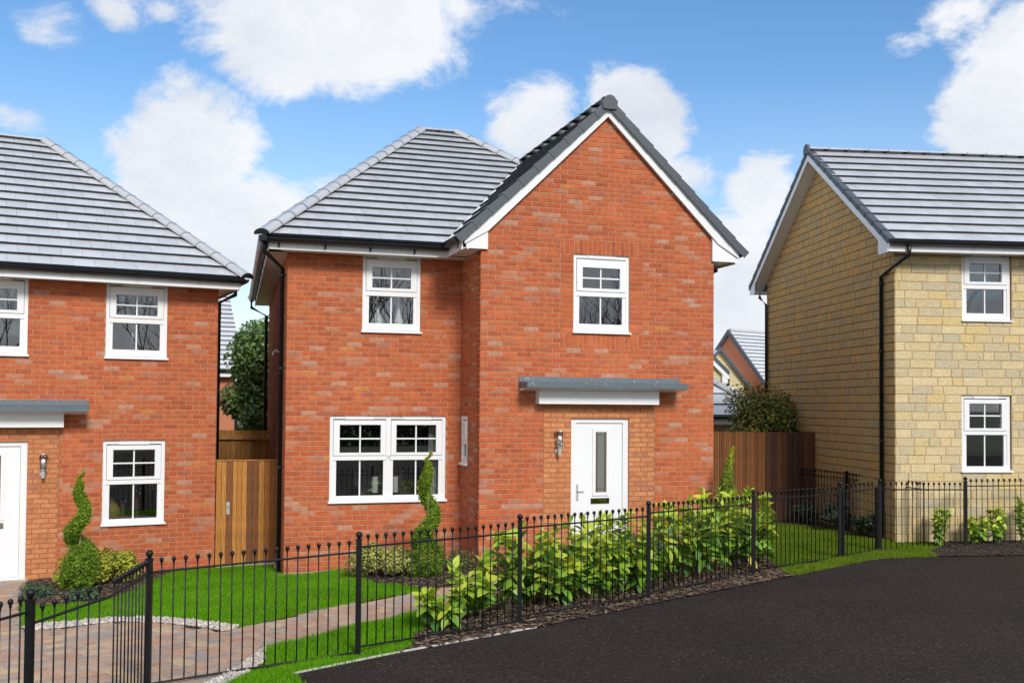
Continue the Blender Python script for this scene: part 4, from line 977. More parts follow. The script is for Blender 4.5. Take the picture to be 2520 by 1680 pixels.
# ------------------------------------------------------------------ iron railings
bar_me = None
def bar_mesh():
    global bar_me
    if bar_me is None:
        b = MB(); b.tube([(0, 0, -.97), (0, 0, .062)], .0065, 6)
        b.lathe([(.0065, .055), (.011, .068), (.0085, .076), (.0165, .085), (.021, .1), (.0165, .115), (.006, .121)], 8); bar_me = b.mesh('railing_bar', M_iron)
        for p in bar_me.polygons: p.use_smooth = True
    return bar_me
post_pool = {}
def post(parent, x, y, top, zg):
    h = top - zg; b = MB(); q = .025; b.box(-q, q, -q, q, -.25, h - .085, ''); b.box(-q - .006, q + .006, -q - .006, q + .006, h - .085, h - .073)
    o = b.build('post', M_iron, parent, (x, y, zg))
    if 'f' not in post_pool:
        f = MB(); f.lathe([(.014, -.002), (.016, .008), (.026, .018), (.034, .036), (.032, .052), (.022, .066), (.008, .072)], 12); post_pool['f'] = f.mesh('ball_finial', M_iron, True)
    put('ball_finial', post_pool['f'], o, (0, 0, h - .073)); return o
def panel(parent, A, B, z0, z1, skip=.06, n=None, mesh=True):
    """bars and two rails between two plan points, rail heights z0 at A and z1 at B"""
    A, B = Vector(A), Vector(B); d = B - A; L = d.length; n = n or max(1, int(round((L) / .105)) - 1)
    for i in range(n):
        t = (i + 1) / (n + 1); p = A + d * t; put('railing_bar', bar_mesh(), parent, (p.x, p.y, z0 + (z1 - z0) * t))
    ang = math.atan2(d.y, d.x)
    for dz in (0, -.97):
        b = MB(); b.tube([(A.x, A.y, z0 + dz), (B.x, B.y, z1 + dz)], .0105, 6); b.build('rail', M_iron, parent)
Zw = lambda q: q + ZC
PP = {'PL': (-3.36, 7.29, -1.30), 'P1': (-3.16, 9.1, -1.28), 'P2': (-1.487, 10.193, -1.24), 'P3': (.101, 11.518, -1.195), 'P4': (1.70, 12.838, -1.16), 'P5': (3.41, 14.6, -1.15),
      'P6': (5.05, 15.95, -1.12), 'P7': (5.95, 16.75, -1.13), 'P8': (7.57, 17.3, -1.12), 'P9': (9.9, 17.72, -1.10), 'P10': (12.3, 18.1, -1.08), 'P11': (14.7, 18.4, -1.06), 'R0': (5.52, 22.2, -1.14), 'R1': (5.62, 21.7, -1.14), 'R2': (6.27, 19.4, -1.16), 'PK': (-3.75, 5.2, -1.28)}
def rails():
    def run(label, posts, panels, group='black iron railings'):
        t = thing('iron_railing', label, 'railing', (0, 0, 0), 0, group)
        x0, y0 = PP[posts[0]][:2]; t.location = (x0, y0, gz(x0, y0))
        sub = Vector(t.location)
        for p in posts: x, y, top = PP[p]; post(t, x - sub.x, y - sub.y, Zw(top) - sub.z, gz(x, y) - sub.z)
        for a, b_, z0, z1 in panels:
            A = PP[a][:2] if isinstance(a, str) else a; B_ = PP[b_][:2] if isinstance(b_, str) else b_
            panel(t, (A[0] - sub.x, A[1] - sub.y), (B_[0] - sub.x, B_[1] - sub.y), Zw(z0) - sub.z, Zw(z1) - sub.z)
        return t
    run('long black iron railing with ball finials in front of the brick house and laurels', ['P1', 'P2', 'P3', 'P4', 'P5', 'P6'],
        [('P1', 'P2', -1.475, -1.44), ('P2', 'P3', -1.393, -1.40), ('P3', 'P4', -1.35, -1.35), ('P4', 'P5', -1.31, -1.35), ('P5', 'P6', -1.30, -1.31)])
    run('black iron railing bending over the paved drive at the lower left corner', ['PL', 'PK'],
        [('PK', 'PL', -1.42, -1.46), ('PL', (-3.055, 7.95), -1.55, -1.475), ((-3.055, 7.95), 'P1', -1.475, -1.475)])
    run('black iron railing in front of the stone house, right of the gate', ['P7', 'P8', 'P9', 'P10', 'P11'], [('P7', 'P8', -1.30, -1.34), ('P8', 'P9', -1.28, -1.27), ('P9', 'P10', -1.25, -1.24), ('P10', 'P11', -1.23, -1.22)])
    run('black iron railing running back along the stone gable wall', ['R0', 'R1', 'R2'], [('R0', 'R1', -1.31, -1.31), ('R1', 'R2', -1.32, -1.31), ('R2', (6.85, 17.05), -1.31, -1.33)])
    # garden gate
    a, c = Vector((5.10, 16.0)), Vector((5.885, 16.69)); d = c - a
    t = thing('iron_gate', 'black iron garden gate with a latch between two ball topped posts', 'gate', (a.x, a.y, gz(a.x, a.y)), math.atan2(d.y, d.x)); L = d.length; zr = Zw(-1.285) - t.location.z
    for x in (.02, L - .02):
        b = MB(); b.box(x - .02, x + .02, -.02, .02, zr - .99, zr + .02); b.build('gate_stile', M_iron, t)
    n = 7
    for i in range(n): put('railing_bar', bar_mesh(), t, (.02 + (L - .04) * (i + 1) / (n + 1), 0, zr))
    for dz in (0, -.97): b = MB(); b.tube([(.02, 0, zr + dz), (L - .02, 0, zr + dz)], .011, 6); b.build('rail', M_iron, t)
    b = MB(); b.box(-.03, .24, -.035, -.02, zr - .20, zr - .17); b.tube([(.05, -.03, zr - .2), (.12, -.06, zr - .22), (.2, -.05, zr - .2)], .010, 6); b.build('latch', M_iron, t)
    for dz in (-.2, -.9): b = MB(); b.tube([(L - .03, 0, zr + dz), (L + .05, 0, zr + dz)], .012, 6); b.build('hinge', M_iron, t)
rails()

# ------------------------------------------------------------------ timber fences and gates
WT = [(.34, .135, .024), (.40, .165, .029), (.25, .09, .017), (.44, .19, .038), (.19, .067, .015), (.36, .14, .026), (.15, .055, .015)]
def boards(parent, A, B, z0, z1, widths, tones, gap=.004, th=.02, name='board', seed=0, out=-1):
    A, B = Vector((*A, 0)), Vector((*B, 0)); u = (B - A).normalized(); L = (B - A).length; rd = random.Random(seed); x = 0; ang = math.atan2(u.y, u.x); i = 0
    while x < L - .01:
        w = min(widths[i % len(widths)], L - x); b = MB(); b.cur = tones[i % len(tones)]; c = .003
        y0 = -th - rd.random() * .006; b.prism([(c, y0), (w - gap - c, y0), (w - gap, y0 + c), (w - gap, 0), (0, 0), (0, y0 + c)], (z0, z1 + (rd.random() - .5) * .008), 'z')
        b.build(name, M_wood, parent, mx=Matrix.Translation(A + u * x) @ Matrix.Rotation(ang, 4, 'Z')); x += w; i += 1
def timber():
    # gate between the two brick houses
    a, c = (-4.79, 16.86), (-3.835, 17.08); zg = gz(-4.3, 16.9)
    t = thing('wooden_gate', 'brown boarded wooden gate between the two brick houses', 'gate', (*a, Zw(-2.72)))
    q = Vector((c[0] - a[0], c[1] - a[1])); s = (0, 0); H = 1.79
    tn = [WT[1], WT[3], WT[4], WT[3], WT[1], WT[3], WT[6], WT[4], WT[3], WT[0], WT[2], WT[0]]
    boards(t, (0, 0), tuple(q), .04, H, [.085, .075, .10, .07, .075, .08, .095, .09, .095, .09, .09, .08], tn, name='board', seed=2)
    rz = math.atan2(q.y, q.x); mr = Matrix.Rotation(rz, 4, 'Z')
    b = MB(); b.cur = WT[1]; b.box(-.02, q.length + .01, -.035, .03, H + .001, H + .022); b.build('cap_rail', M_wood, t, mx=mr)
    for zz in (.25, 1.5): b = MB(); b.cur = WT[2]; b.box(.02, q.length - .02, .002, .04, zz, zz + .09); b.build('back_rail', M_wood, t, mx=mr)
    p = MB(); p.box(.165, .215, -.034, -.0275, .93, 1.13); p.build('lock_plate', M_chrome, t, mx=mr)
    p = MB(); p.tube([(.19, -.034, 1.06), (.19, -.05, 1.06), (.197, -.05, 1.02)], .008, 6); p.lathe([(.01, 0), (.01, .004)], 8, (.19, -.036, .97)); p.build('handle', M_black, t, mx=mr)
    b = MB(); b.box(-.02, q.length, -.03, .02, -.1, .038); b.build('gravel_board', M_bark, t, mx=mr)
    # fence panel further back, seen from its rail side
    A, B = Vector((-6.35, 21.9)), Vector((-5.15, 22.05)); zb = -2.75
    t = thing('wooden_fence', 'brown fence panel showing its rails, behind the boarded gate', 'fence', (A.x, A.y, Zw(zb)), math.atan2(.15, 1.2), None)
    L = (B - A).length; boards(t, (0, .03), (L, .03), .0, 2.19, [.10, .105, .1, .11], [(.50, .24, .06), (.56, .28, .07), (.46, .21, .05)], name='board', seed=5)
    for zz in (1.27, 2.0): b = MB(); b.cur = (.60, .30, .08); b.box(0, L, -.05, .009, zz, zz + .085); b.build('fence_rail', M_wood, t)
    b = MB(); b.cur = (.6, .3, .08); b.box(-.06, .04, -.06, .05, 0, 2.16); b.build('fence_post', M_wood, t)
    # right fence and boarded gate between the brick house and the stone house
    t = thing('wooden_fence', 'dark brown close boarded fence between the brick gable house and the stone house', 'fence', (2.0, 20.98, gz(3.5, 21)))
    zt = Zw(-.485) - t.location.z
    boards(t, (0, 0), (3.14, .02), .0, zt, [.047], [(.19, .072, .016), (.23, .09, .019), (.15, .055, .013), (.12, .042, .011), (.21, .08, .017)], gap=.014, th=.022, name='slat', seed=7)
    b = MB(); b.cur = WT[4]; b.box(0, 3.14, .001, .015, .02, zt - .02); b.build('back_board', M_wood, t)
    t = thing('wooden_gate', 'dark stained gate of wide boards beside the stone gable wall', 'gate', (5.15, 20.99, gz(5.6, 21)))
    DK = [(.085, .028, .010), (.06, .02, .008), (.12, .042, .012), (.10, .03, .010), (.055, .018, .008)]
    boards(t, (0, 0), (.99, .0), .03, zt - .005, [.11, .10, .12, .105], DK, name='board', seed=9)
    for zz in (.3, 1.45): b = MB(); b.cur = WT[4]; b.box(0, .98, .002, .04, zz, zz + .09); b.build('back_rail', M_wood, t)
timber()

# ------------------------------------------------------------------ planting
def leaf_mesh(L, W, tone, droop, fold):
    b = MB(); b.cur = tone; N = 5; rows = []
    for i in range(N + 1):
        t = i / N; w = W * math.sin(PI * min(1, t ** .8 * .97 + .02)) ** .8 if 0 < t < 1 else .002; y = L * t; z = -droop * L * t * t
        rows.append([(-w / 2, y, z + fold * w / 2), (0, y, z), (w / 2, y, z + fold * w / 2)])
    n = len(b.v)
    for r_ in rows: b.v += r_
    for i in range(N):
        for j in (0, 1): q = n + i * 3 + j; b.face((q, q + 1, q + 4, q + 3))
    me = b.mesh('leaf', M_leaf); me.polygons.foreach_set('use_smooth', [True] * len(me.polygons)); return me
LT = {'new': [(.44, .56, .05), (.50, .58, .06), (.36, .52, .05)], 'mid': [(.25, .43, .045), (.30, .47, .055), (.19, .38, .045)], 'old': [(.10, .24, .04), (.14, .29, .05), (.07, .18, .035)], 'yel': [(.62, .52, .04)]}
leaves = {k: [leaf_mesh(l, w, t, d, f) for t in v for (l, w, d, f) in ((.17, .088, .25, .22), (.145, .078, .12, .2), (.19, .094, .4, .16))] for k, v in LT.items()}
stemM = mat('green_stem', (.13, .15, .05), .7)
def laurel(x, y, h, spread, nst, label, seed, scale=1.0, per=26, group='laurel shrubs along the railing'):
    rd = random.Random(seed); z0 = gz(x, y)
    t = thing('laurel_shrub', label, 'shrub', (x, y, z0), 0, group)
    for s in range(nst):
        a = 2 * PI * (s + rd.random() * .7) / nst; rr = spread * (.25 + .75 * rd.random()) * (0 if nst == 1 else 1); hh = h * (.62 + .38 * rd.random()) if s else h
        P = [Vector((math.cos(a) * rr * .35, math.sin(a) * rr * .35, 0)), Vector((math.cos(a) * rr * .7, math.sin(a) * rr * .7, hh * .5)), Vector((math.cos(a) * rr, math.sin(a) * rr, hh))]
        b = MB(); b.tube(P, [.009, .007, .004], 5); b.build('stem', stemM if s % 2 else M_bark, t)
        n = int(per * (1.55 if 2 <= seed - 100 <= 6 else 2.1) * (hh / h)); ph = rd.random() * 6
        for i in range(n):
            f = .16 + .84 * ((i + .5) / n) ** .8; p = P[0].lerp(P[1], f * 2) if f < .5 else P[1].lerp(P[2], f * 2 - 1)
            ph += 2.4 + rd.random() * .5; tp = f + (rd.random() - .5) * .3
            k = 'new' if tp > .70 else ('mid' if tp > .24 else 'old')
            if rd.random() < .02: k = 'yel'
            if rd.random() < .09: k = 'old'
            pitch = rd.choice((-.55, -.1, .25, .55, .85)) + .45 * max(0, f - .3) + (rd.random() - .5) * .5
            m = Matrix.Translation(p) @ Matrix.Rotation(ph, 4, 'Z') @ Matrix.Rotation(pitch, 4, 'X') @ Matrix.Rotation((rd.random() - .5) * 1.7, 4, 'Y') @ Matrix.Scale(scale * (.65 + .55 * rd.random()) * (1.0 if f < .93 else .7), 4)
            put('leaf', rd.choice(leaves[k]), t, mx=m)
    return t
SH = [(-.72, 11.25, .42, .16, 4, 18, 'low young laurel at the grassy left end of the laurel hedge'),
      (-.40, 11.80, .66, .22, 6, 22, 'short laurel just left of the third ball topped railing post'),
      (-.05, 12.12, .98, .16, 5, 26, 'slim laurel with one tall shoot against the brick corner, left of the post'),
      (.42, 12.40, .92, .18, 5, 24, 'laurel with a tall leaning shoot right of the third railing post'),
      (.90, 12.85, 1.02, .20, 6, 26, 'laurel with upright yellow-green shoots before the left half of the white door'),
      (1.38, 13.25, 1.0, .20, 6, 26, 'laurel standing before the right edge of the white door'),
      (1.86, 13.62, .92, .22, 6, 26, 'laurel left of the grey-green hebe by the fourth railing post'),
      (2.20, 13.95, 1.10, .22, 7, 27, 'bushy laurel right of the fourth railing post'),
      (2.58, 14.28, 1.20, .22, 7, 27, 'tallest laurel of the hedge, its top above the railing'),
      (2.95, 14.68, 1.16, .22, 7, 27, 'bushy laurel in front of the young cypress'),
      (3.30, 15.02, 1.14, .22, 7, 27, 'laurel beside the fifth railing post'),
      (.17, 12.55, .62, .20, 6, 24, 'low laurel filling the gap behind the third railing post'),
      (.64, 12.52, .70, .20, 6, 24, 'low laurel between two taller ones left of the white door'),
      (1.14, 12.95, .72, .20, 6, 24, 'low laurel in front of the middle of the white door'),
      (1.62, 13.38, .74, .20, 6, 24, 'low laurel in front of the orange brick right of the door'),
      (3.72, 15.45, 1.02, .20, 6, 24, 'last laurel at the lawn end of the hedge, right of the post')]
for i, (x, y, h, sp, ns, per, lb) in enumerate(SH): laurel(x, y, h, sp * 1.55, ns, lb, 100 + i, 1.0, per)
for i, (x, y, h, lb) in enumerate([(7.12, 17.30, .62, 'thin young laurel nearest the stone house corner'), (7.75, 17.36, .46, 'yellowing young laurel under the left side of the stone house window'),
                                   (8.12, 17.38, .58, 'young laurel under the middle of the stone house window'), (8.62, 17.45, .85, 'tall young laurel at the right edge by the stone house')]):
    laurel(x, y, h, .19, 6, lb, 300 + i, .62, 20, 'young laurels in front of the stone house')

def leaf_cloud(name, C, Nn, size, tones, m, parent=None, loc=None, elong=1.8, tw=1.0):
    """C centres (n,3), Nn facing directions; one small folded leaf at each"""
    n = len(C); Nn = Nn + (rng.random((n, 3)) - .5) * tw * 2; Nn /= np.linalg.norm(Nn, axis=1)[:, None] + 1e-9
    r_ = rng.random((n, 3)) - .5; T = np.cross(Nn, r_); T /= np.linalg.norm(T, axis=1)[:, None] + 1e-9; B = np.cross(Nn, T)
    s = (size[0] + (size[1] - size[0]) * rng.random((n, 1)))
    V = np.stack([C - T * s * elong / 2, C - B * s / 2 + Nn * s * .15, C + T * s * elong / 2, C + B * s / 2 + Nn * s * .15], 1).reshape(-1, 3)
    F = np.arange(n * 4).reshape(-1, 4)
    t = tones if isinstance(tones, np.ndarray) else np.array(tones)[rng.integers(0, len(tones), n)] * (.75 + .5 * rng.random((n, 1)))
    return put(name, fast_mesh(name, V, F, t, m, 4), parent, loc)
def blob_pts(n, r, h, bumps=7, seed=0, shell=.45):
    """points in an uneven dome of radius r, height h"""
    g = np.random.default_rng(seed); cs = []
    for i in range(bumps):
        a = g.random() * 2 * PI; q = g.random() ** .5 * .62; cs.append((math.cos(a) * q * r, math.sin(a) * q * r, h * (.25 + .45 * g.random() * (1 - q * .5)), r * (.36 + .2 * g.random())))
    cs = np.array(cs); k = g.integers(0, bumps, n); d = g.normal(size=(n, 3)); d /= np.linalg.norm(d, axis=1)[:, None]
    rad = cs[k, 3][:, None] * (1 - shell * g.random((n, 1)) ** 2); P = cs[k, :3] + d * rad * np.array([1, 1, .85]); ok = P[:, 2] > .01
    return P[ok], d[ok]
def mound(name, x, y, r, h, n, size, tones, label, cat, group=None, seed=0, stems=True, elong=1.8):
    t = thing(name, label, cat, (x, y, gz(x, y)), 0, group); P, d = blob_pts(n, r, h, 9, seed); d = d + np.array([0, 0, .4])
    leaf_cloud('foliage', P, d, size, tones, M_fol, t, elong=elong, tw=.9)
    if stems:
        b = MB(); rd = random.Random(seed)
        for i in range(14):
            a = rd.random() * 6.28; q = r * .6 * rd.random(); b.tube([(0, 0, 0), (math.cos(a) * q * .5, math.sin(a) * q * .5, h * .35), (math.cos(a) * q, math.sin(a) * q, h * .75)], [.008, .005, .002], 4)
        b.build('stem', M_bark, t)
    return t
YT = [(.52, .50, .16), (.42, .44, .10), (.60, .56, .24), (.25, .32, .05), (.46, .46, .07), (.16, .22, .05)]
YG = [(.40, .42, .05), (.46, .45, .06), (.28, .34, .03), (.52, .48, .10), (.18, .24, .03)]
mound('variegated_shrub', -1.93, 14.78, .36, .60, 3000, (.018, .036), YT, 'taller cream and green variegated shrub right behind the second railing post', 'shrub', 'variegated shrubs', 1)
mound('variegated_shrub', -1.52, 14.62, .34, .50, 2800, (.018, .036), YT, 'lower cream and green variegated shrub left of the spiral topiary on the main lawn', 'shrub', 'variegated shrubs', 2)
mound('variegated_shrub', -.72, 15.0, .24, .40, 1000, (.012, .026), [(.14, .17, .05), (.20, .22, .08), (.10, .13, .05)], 'small dull green shrub in the wall corner behind the topiary', 'shrub', None, 12)
mound('variegated_shrub', -6.18, 15.02, .40, .55, 2800, (.02, .04), YG, 'yellow variegated shrub touching the left spiral topiary', 'shrub', 'variegated shrubs', 3)
mound('variegated_shrub', -5.78, 15.25, .38, .62, 2800, (.02, .04), YG, 'yellow variegated shrub against the left brick wall, right of its neighbour', 'shrub', 'variegated shrubs', 4)
JT = [(.07, .13, .07), (.10, .16, .09), (.05, .10, .05), (.13, .19, .11)]
mound('ground_juniper', -6.38, 14.05, .25, .18, 1500, (.010, .02), JT, 'blue-green creeping juniper near the left white door', 'plant', 'creeping junipers', 5, elong=3)
mound('ground_juniper', -5.66, 13.75, .23, .15, 1300, (.010, .02), JT, 'blue-green creeping juniper at the lawn edge of the left bed', 'plant', 'creeping junipers', 6, elong=3)
HT = [(.26, .31, .24), (.33, .38, .30), (.18, .23, .18), (.40, .44, .36), (.22, .25, .21)]
mound('hebe_shrub', .20, 12.72, .30, .66, 2200, (.013, .026), HT, 'grey-green hebe behind the third railing post, against the brickwork', 'shrub', 'grey-green hebe shrubs', 7)
mound('hebe_shrub', .66, 12.95, .32, .70, 2400, (.013, .026), HT, 'grey-green hebe just left of the white front door', 'shrub', 'grey-green hebe shrubs', 8)
mound('hebe_shrub', 1.62, 13.62, .36, .86, 2800, (.013, .026), HT, 'largest grey-green hebe, right of the white front door', 'shrub', 'grey-green hebe shrubs', 9)
DT = [(.035, .06, .025), (.05, .08, .03), (.025, .045, .02), (.10, .13, .08)]
for i, (x, y, r_, h, lb) in enumerate([(5.80, 20.3, .34, .72, 'dark shrub by the stone gable wall, nearest the wide boarded gate'), (6.02, 19.3, .30, .68, 'dark shrub at the middle of the stone gable wall'), (6.30, 18.3, .24, .55, 'dark shrub by the stone gable wall behind the iron gate')]):
    mound('dark_shrub', x, y, r_, h, 900, (.03, .06), DT, lb, 'shrub', 'dark shrubs along the stone wall', 20 + i)

def topiary(x, y, H, rb, label, ph0, turns, seed):
    """spiral cut conifer: ball at the foot, a winding band, a feathery tip"""
    t = thing('spiral_topiary', label, 'topiary', (x, y, gz(x, y)), 0, 'spiral topiaries'); g = np.random.default_rng(seed)
    b = MB(); b.tube([(0, 0, 0), (.01, 0, H * .5), (0, .0, H * .9)], [.02, .014, .006], 6); b.build('trunk', mat('grey_bark', (.25, .22, .18), .9) if 'grey_bark' not in MATS else MATS['grey_bark'], t)
    C = []; D = []
    n = 5200
    d = g.normal(size=(n, 3)); d /= np.linalg.norm(d, axis=1)[:, None]; q = (1 - .35 * g.random((n, 1)))
    az = np.arctan2(d[:, 1:2], d[:, :1]); lump = 1 + .13 * np.sin(az * 3 + d[:, 2:] * 4) + .10 * np.sin(az * 7 - d[:, 2:] * 9); tap = 1.08 - .30 * d[:, 2:]
    C.append(np.array([0, 0, rb * 1.25]) + d * q * lump * np.concatenate([tap * rb * .95, tap * rb * .95, np.full_like(tap, rb * 1.4)], 1)); D.append(d)
    m = 9500; s = g.random(m); ang = ph0 + s * turns * 2 * PI; zz = rb * 1.9 + s * (H * .90 - rb * 1.9); off = rb * .66 * (1 - s * .92); rad = rb * .47 * (1 - s * .45) * np.minimum(1, (1.06 - s) * 5)
    d = g.normal(size=(m, 3)); d /= np.linalg.norm(d, axis=1)[:, None]; q = (1 - .4 * g.random((m, 1)))
    c = np.stack([np.cos(ang) * off, np.sin(ang) * off, zz], 1); C.append(c + d * q * rad[:, None] * np.array([1, 1, 1.25])); D.append(d)
    k = 420; s = g.random(k); C.append(np.stack([(g.random(k) - .5) * .10 * (1 - s) + .05 * s * np.sin(s * 9), (g.random(k) - .5) * .1 * (1 - s), H * (.86 + .14 * s)], 1)); D.append(np.tile([.2, -.3, .3], (k, 1)))
    C = np.vstack(C); D = np.vstack(D); C[:, 2] = np.maximum(C[:, 2], .02)
    lo = np.array([.075, .175, .018]); hi = np.array([.26, .38, .03]); tip = np.array([.36, .40, .03])
    w = g.random((len(C), 1)); f = np.clip(C[:, 2:] / H, 0, 1); tn = lo + (hi - lo) * np.clip(w * .75 + f * .35, 0, 1); e = np.clip((f - .8) * 5, 0, 1); tn = tn * (1 - e) + tip * e * (.6 + .6 * w) + 0
    D = D * .5 + np.array([0, 0, .0]); C = C + D * (g.random((len(C), 1)) ** 5) * .09; leaf_cloud('foliage', C, D, (.009, .020), tn, M_fol, t, elong=3.8, tw=1.0)
    return t
topiary(-1.17, 14.56, 1.74, .225, 'spiral topiary on the main lawn, in front of the wide ground floor window', PI * .8, 1.55, 1)
topiary(-6.10, 14.70, 1.66, .24, 'spiral topiary in the left bed beside the orange brick door surround', PI * .1, 1.6, 2)
def cypress(x, y, H, r_, label):
    t = thing('young_cypress', label, 'tree', (x, y, gz(x, y))); g = np.random.default_rng(5); n = 6000
    b = MB(); b.tube([(0, 0, 0), (0, 0, H * .8)], [.025, .008], 6); b.build('trunk', M_bark, t)
    s = g.random(n) ** 1.3; a = g.random(n) * 6.283; rr = r_ * (1 - s) ** .75 * (.8 + .25 * np.sin(a * 5 + s * 18)) * (1 - .5 * g.random(n) ** 2); P = np.stack([np.cos(a) * rr + .12 * s ** 4, np.sin(a) * rr, .1 + s * H], 1); D = np.stack([np.cos(a), np.sin(a), np.full(n, .2)], 1)
    w = g.random((n, 1)); tn = np.array([.05, .12, .02]) * (1 - w) + np.array([.20, .30, .03]) * w; e = np.clip((s[:, None] - .6) * 2.5, 0, 1); tn = tn * (1 - e) + np.array([.40, .42, .04]) * e
    leaf_cloud('foliage', P, D, (.010, .02), tn, M_fol, t, elong=3.6, tw=.7)
cypress(3.27, 15.85, 1.60, .27, 'young conical cypress with a yellow tip at the right corner of the brick house')

def leafy_tree(name, x, y, cz, rx, rz_, n, size, tones, label, cat, seed, trunk_h=None, lumps=16, gaps=.5):
    zg = gz(x, y); t = thing(name, label, cat, (x, y, zg)); g = np.random.default_rng(seed); cs = []
    for i in range(lumps):
        d = g.normal(size=3); d /= np.linalg.norm(d); q = g.random() ** .4 * .72; cs.append((d[0] * rx * q, d[1] * rx * q, cz - zg + d[2] * rz_ * q, rx * (.36 + .2 * g.random())))
    cs = np.array(cs); k = g.integers(0, lumps, n); d = g.normal(size=(n, 3)); d /= np.linalg.norm(d, axis=1)[:, None]
    P = cs[k, :3] + d * cs[k, 3][:, None] * (1 - gaps * g.random((n, 1)) ** 2); P[:, 2] = np.maximum(P[:, 2], .05)
    leaf_cloud('crown', P, d + np.array([0, 0, .35]), size, tones, M_leaf, t, elong=1.9, tw=.9)
    b = MB(); rd = random.Random(seed); b.tube([(0, 0, -.2), (.03, 0, (cz - zg) * .6), (0, .03, cz - zg + rz_ * .4)], [.11, .08, .03], 7)
    for i in range(12):
        c = cs[i % lumps]; s = .25 + .4 * rd.random(); b.tube([(0, 0, (cz - zg) * s + .1), (c[0] * .6, c[1] * .6, (c[2] + (cz - zg) * s) / 2), tuple(c[:3])], [.05, .03, .012], 5)
    b.build('trunk', M_bark, t); return t
leafy_tree('evergreen_tree', -6.3, 27.0, ZC - .05, 1.3, 3.2, 50000, (.045, .085), [(.11, .20, .04), (.16, .27, .05), (.07, .14, .035), (.26, .36, .13), (.05, .10, .03)], 'glossy dark evergreen tree filling the gap between the two brick houses', 'tree', 3, lumps=46)
leafy_tree('evergreen_bush', 5.38, 22.3, ZC - .55, 1.08, 1.0, 14000, (.03, .055), [(.12, .17, .03), (.17, .22, .04), (.07, .11, .025), (.29, .28, .06), (.32, .23, .05)], 'rounded dark green bush showing above the brown fence by the stone house', 'bush', 4, lumps=26)

# ------------------------------------------------------------------ houses further off
def stepped_roof(parent, A, B, C, D, rows, m=None, name='roof'):
    A, B, C, D = map(Vector, (A, B, C, D)); nrm = (B - A).cross(C - A).normalized(); b = MB()
    for i in range(rows):
        t0, t1 = i / rows, (i + 1) / rows; p, q, r_, s = A.lerp(C, t0), B.lerp(D, t0), B.lerp(D, t1), A.lerp(C, t1); up = nrm * .05
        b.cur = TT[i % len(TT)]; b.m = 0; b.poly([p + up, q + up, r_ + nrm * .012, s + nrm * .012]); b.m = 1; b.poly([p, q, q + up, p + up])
    return b.build(name, [M_tile, M_tedge_shade], parent)
def far_gable(label, loc, rz, w, d, eave, ridge, m, ridge_along='x', rows=14, name='house', over=.25, white=True, group=None):
    """w along local x, d along local y; ridge_along x: gables at the ends, y: gable faces front"""
    t = thing(name, label, 'house', loc, rz, group); b = MB(); b.box(0, w, 0, d, -1.0, eave); b.build('wall', m, t); o = over; k = (ridge - eave) / ((d if ridge_along == 'x' else w) / 2); drop = o * k
    if ridge_along == 'x':
        b = MB(); b.prism([(0, eave + .001), (d, eave + .001), (d / 2, ridge)], (0.001, w - .001), 'x'); b.build('gable', m, t)
        stepped_roof(t, (-o * .4, -o, eave - drop + .05), (w + o, -o, eave - drop + .05), (-o * .4, d / 2, ridge + .05), (w + o, d / 2, ridge + .05), rows); stepped_roof(t, (w + o, d + o, eave - drop + .05), (-o * .4, d + o, eave - drop + .05), (w + o, d / 2, ridge + .05), (-o * .4, d / 2, ridge + .05), rows)
        b = MB()
        for y0, y1 in ((-o, d / 2), (d + o, d / 2)): b.prism([(y0, eave - drop - .08), (y1, ridge - .10), (y1, ridge + .13), (y0, eave - drop + .12)], (-o * .4 - .04, -o * .4 + .06), 'x')
        b.build('verge', M_slate, t); b = MB(); b.box(0, w, -o, -o + .03, eave - drop - .16, eave - drop + .04); b.build('fascia', M_white, t)
        b = MB(); b.tube([(-o * .4, -o - .05, eave - drop + .04), (w, -o - .05, eave - drop + .04)], .06, 6); b.build('gutter', M_black, t)
        b = MB(); b.tube([(0, d / 2, ridge + .1), (w, d / 2, ridge + .1)], .09, 6); b.build('ridge', M_tile, t)
    else:
        b = MB(); b.prism([(0, eave + .001), (w, eave + .001), (w / 2, ridge)], (0.001, d - .001), 'y'); b.build('gable', m, t)
        stepped_roof(t, (w + o, -o * .5, eave - drop + .05), (w + o, d, eave - drop + .05), (w / 2, -o * .5, ridge + .05), (w / 2, d, ridge + .05), rows); stepped_roof(t, (-o, d, eave - drop + .05), (-o, -o * .5, eave - drop + .05), (w / 2, d, ridge + .05), (w / 2, -o * .5, ridge + .05), rows)
        for nm, mm, lo, hi, yy in (('verge', M_slate, -.02, .15, -o * .5 - .03), ) + ((('barge_board', M_white, -.22, -.021, -o * .5 - .01),) if white else ()):
            b = MB()
            for x0, sg in ((w + o, -1), (-o, 1)): b.prism([(x0, eave - drop + lo), (w / 2, ridge + lo), (w / 2, ridge + hi), (x0, eave - drop + hi)], (yy, yy + .05))
            b.build(nm, mm, t)
        if white: b = MB(); b.prism([(w, eave - drop - .3), (w + o, eave - drop - .3), (w + o, eave - drop - .05), (w, eave - .1)], (-o * .5, -.001)); b.build('box_end', M_white, t)
    return t
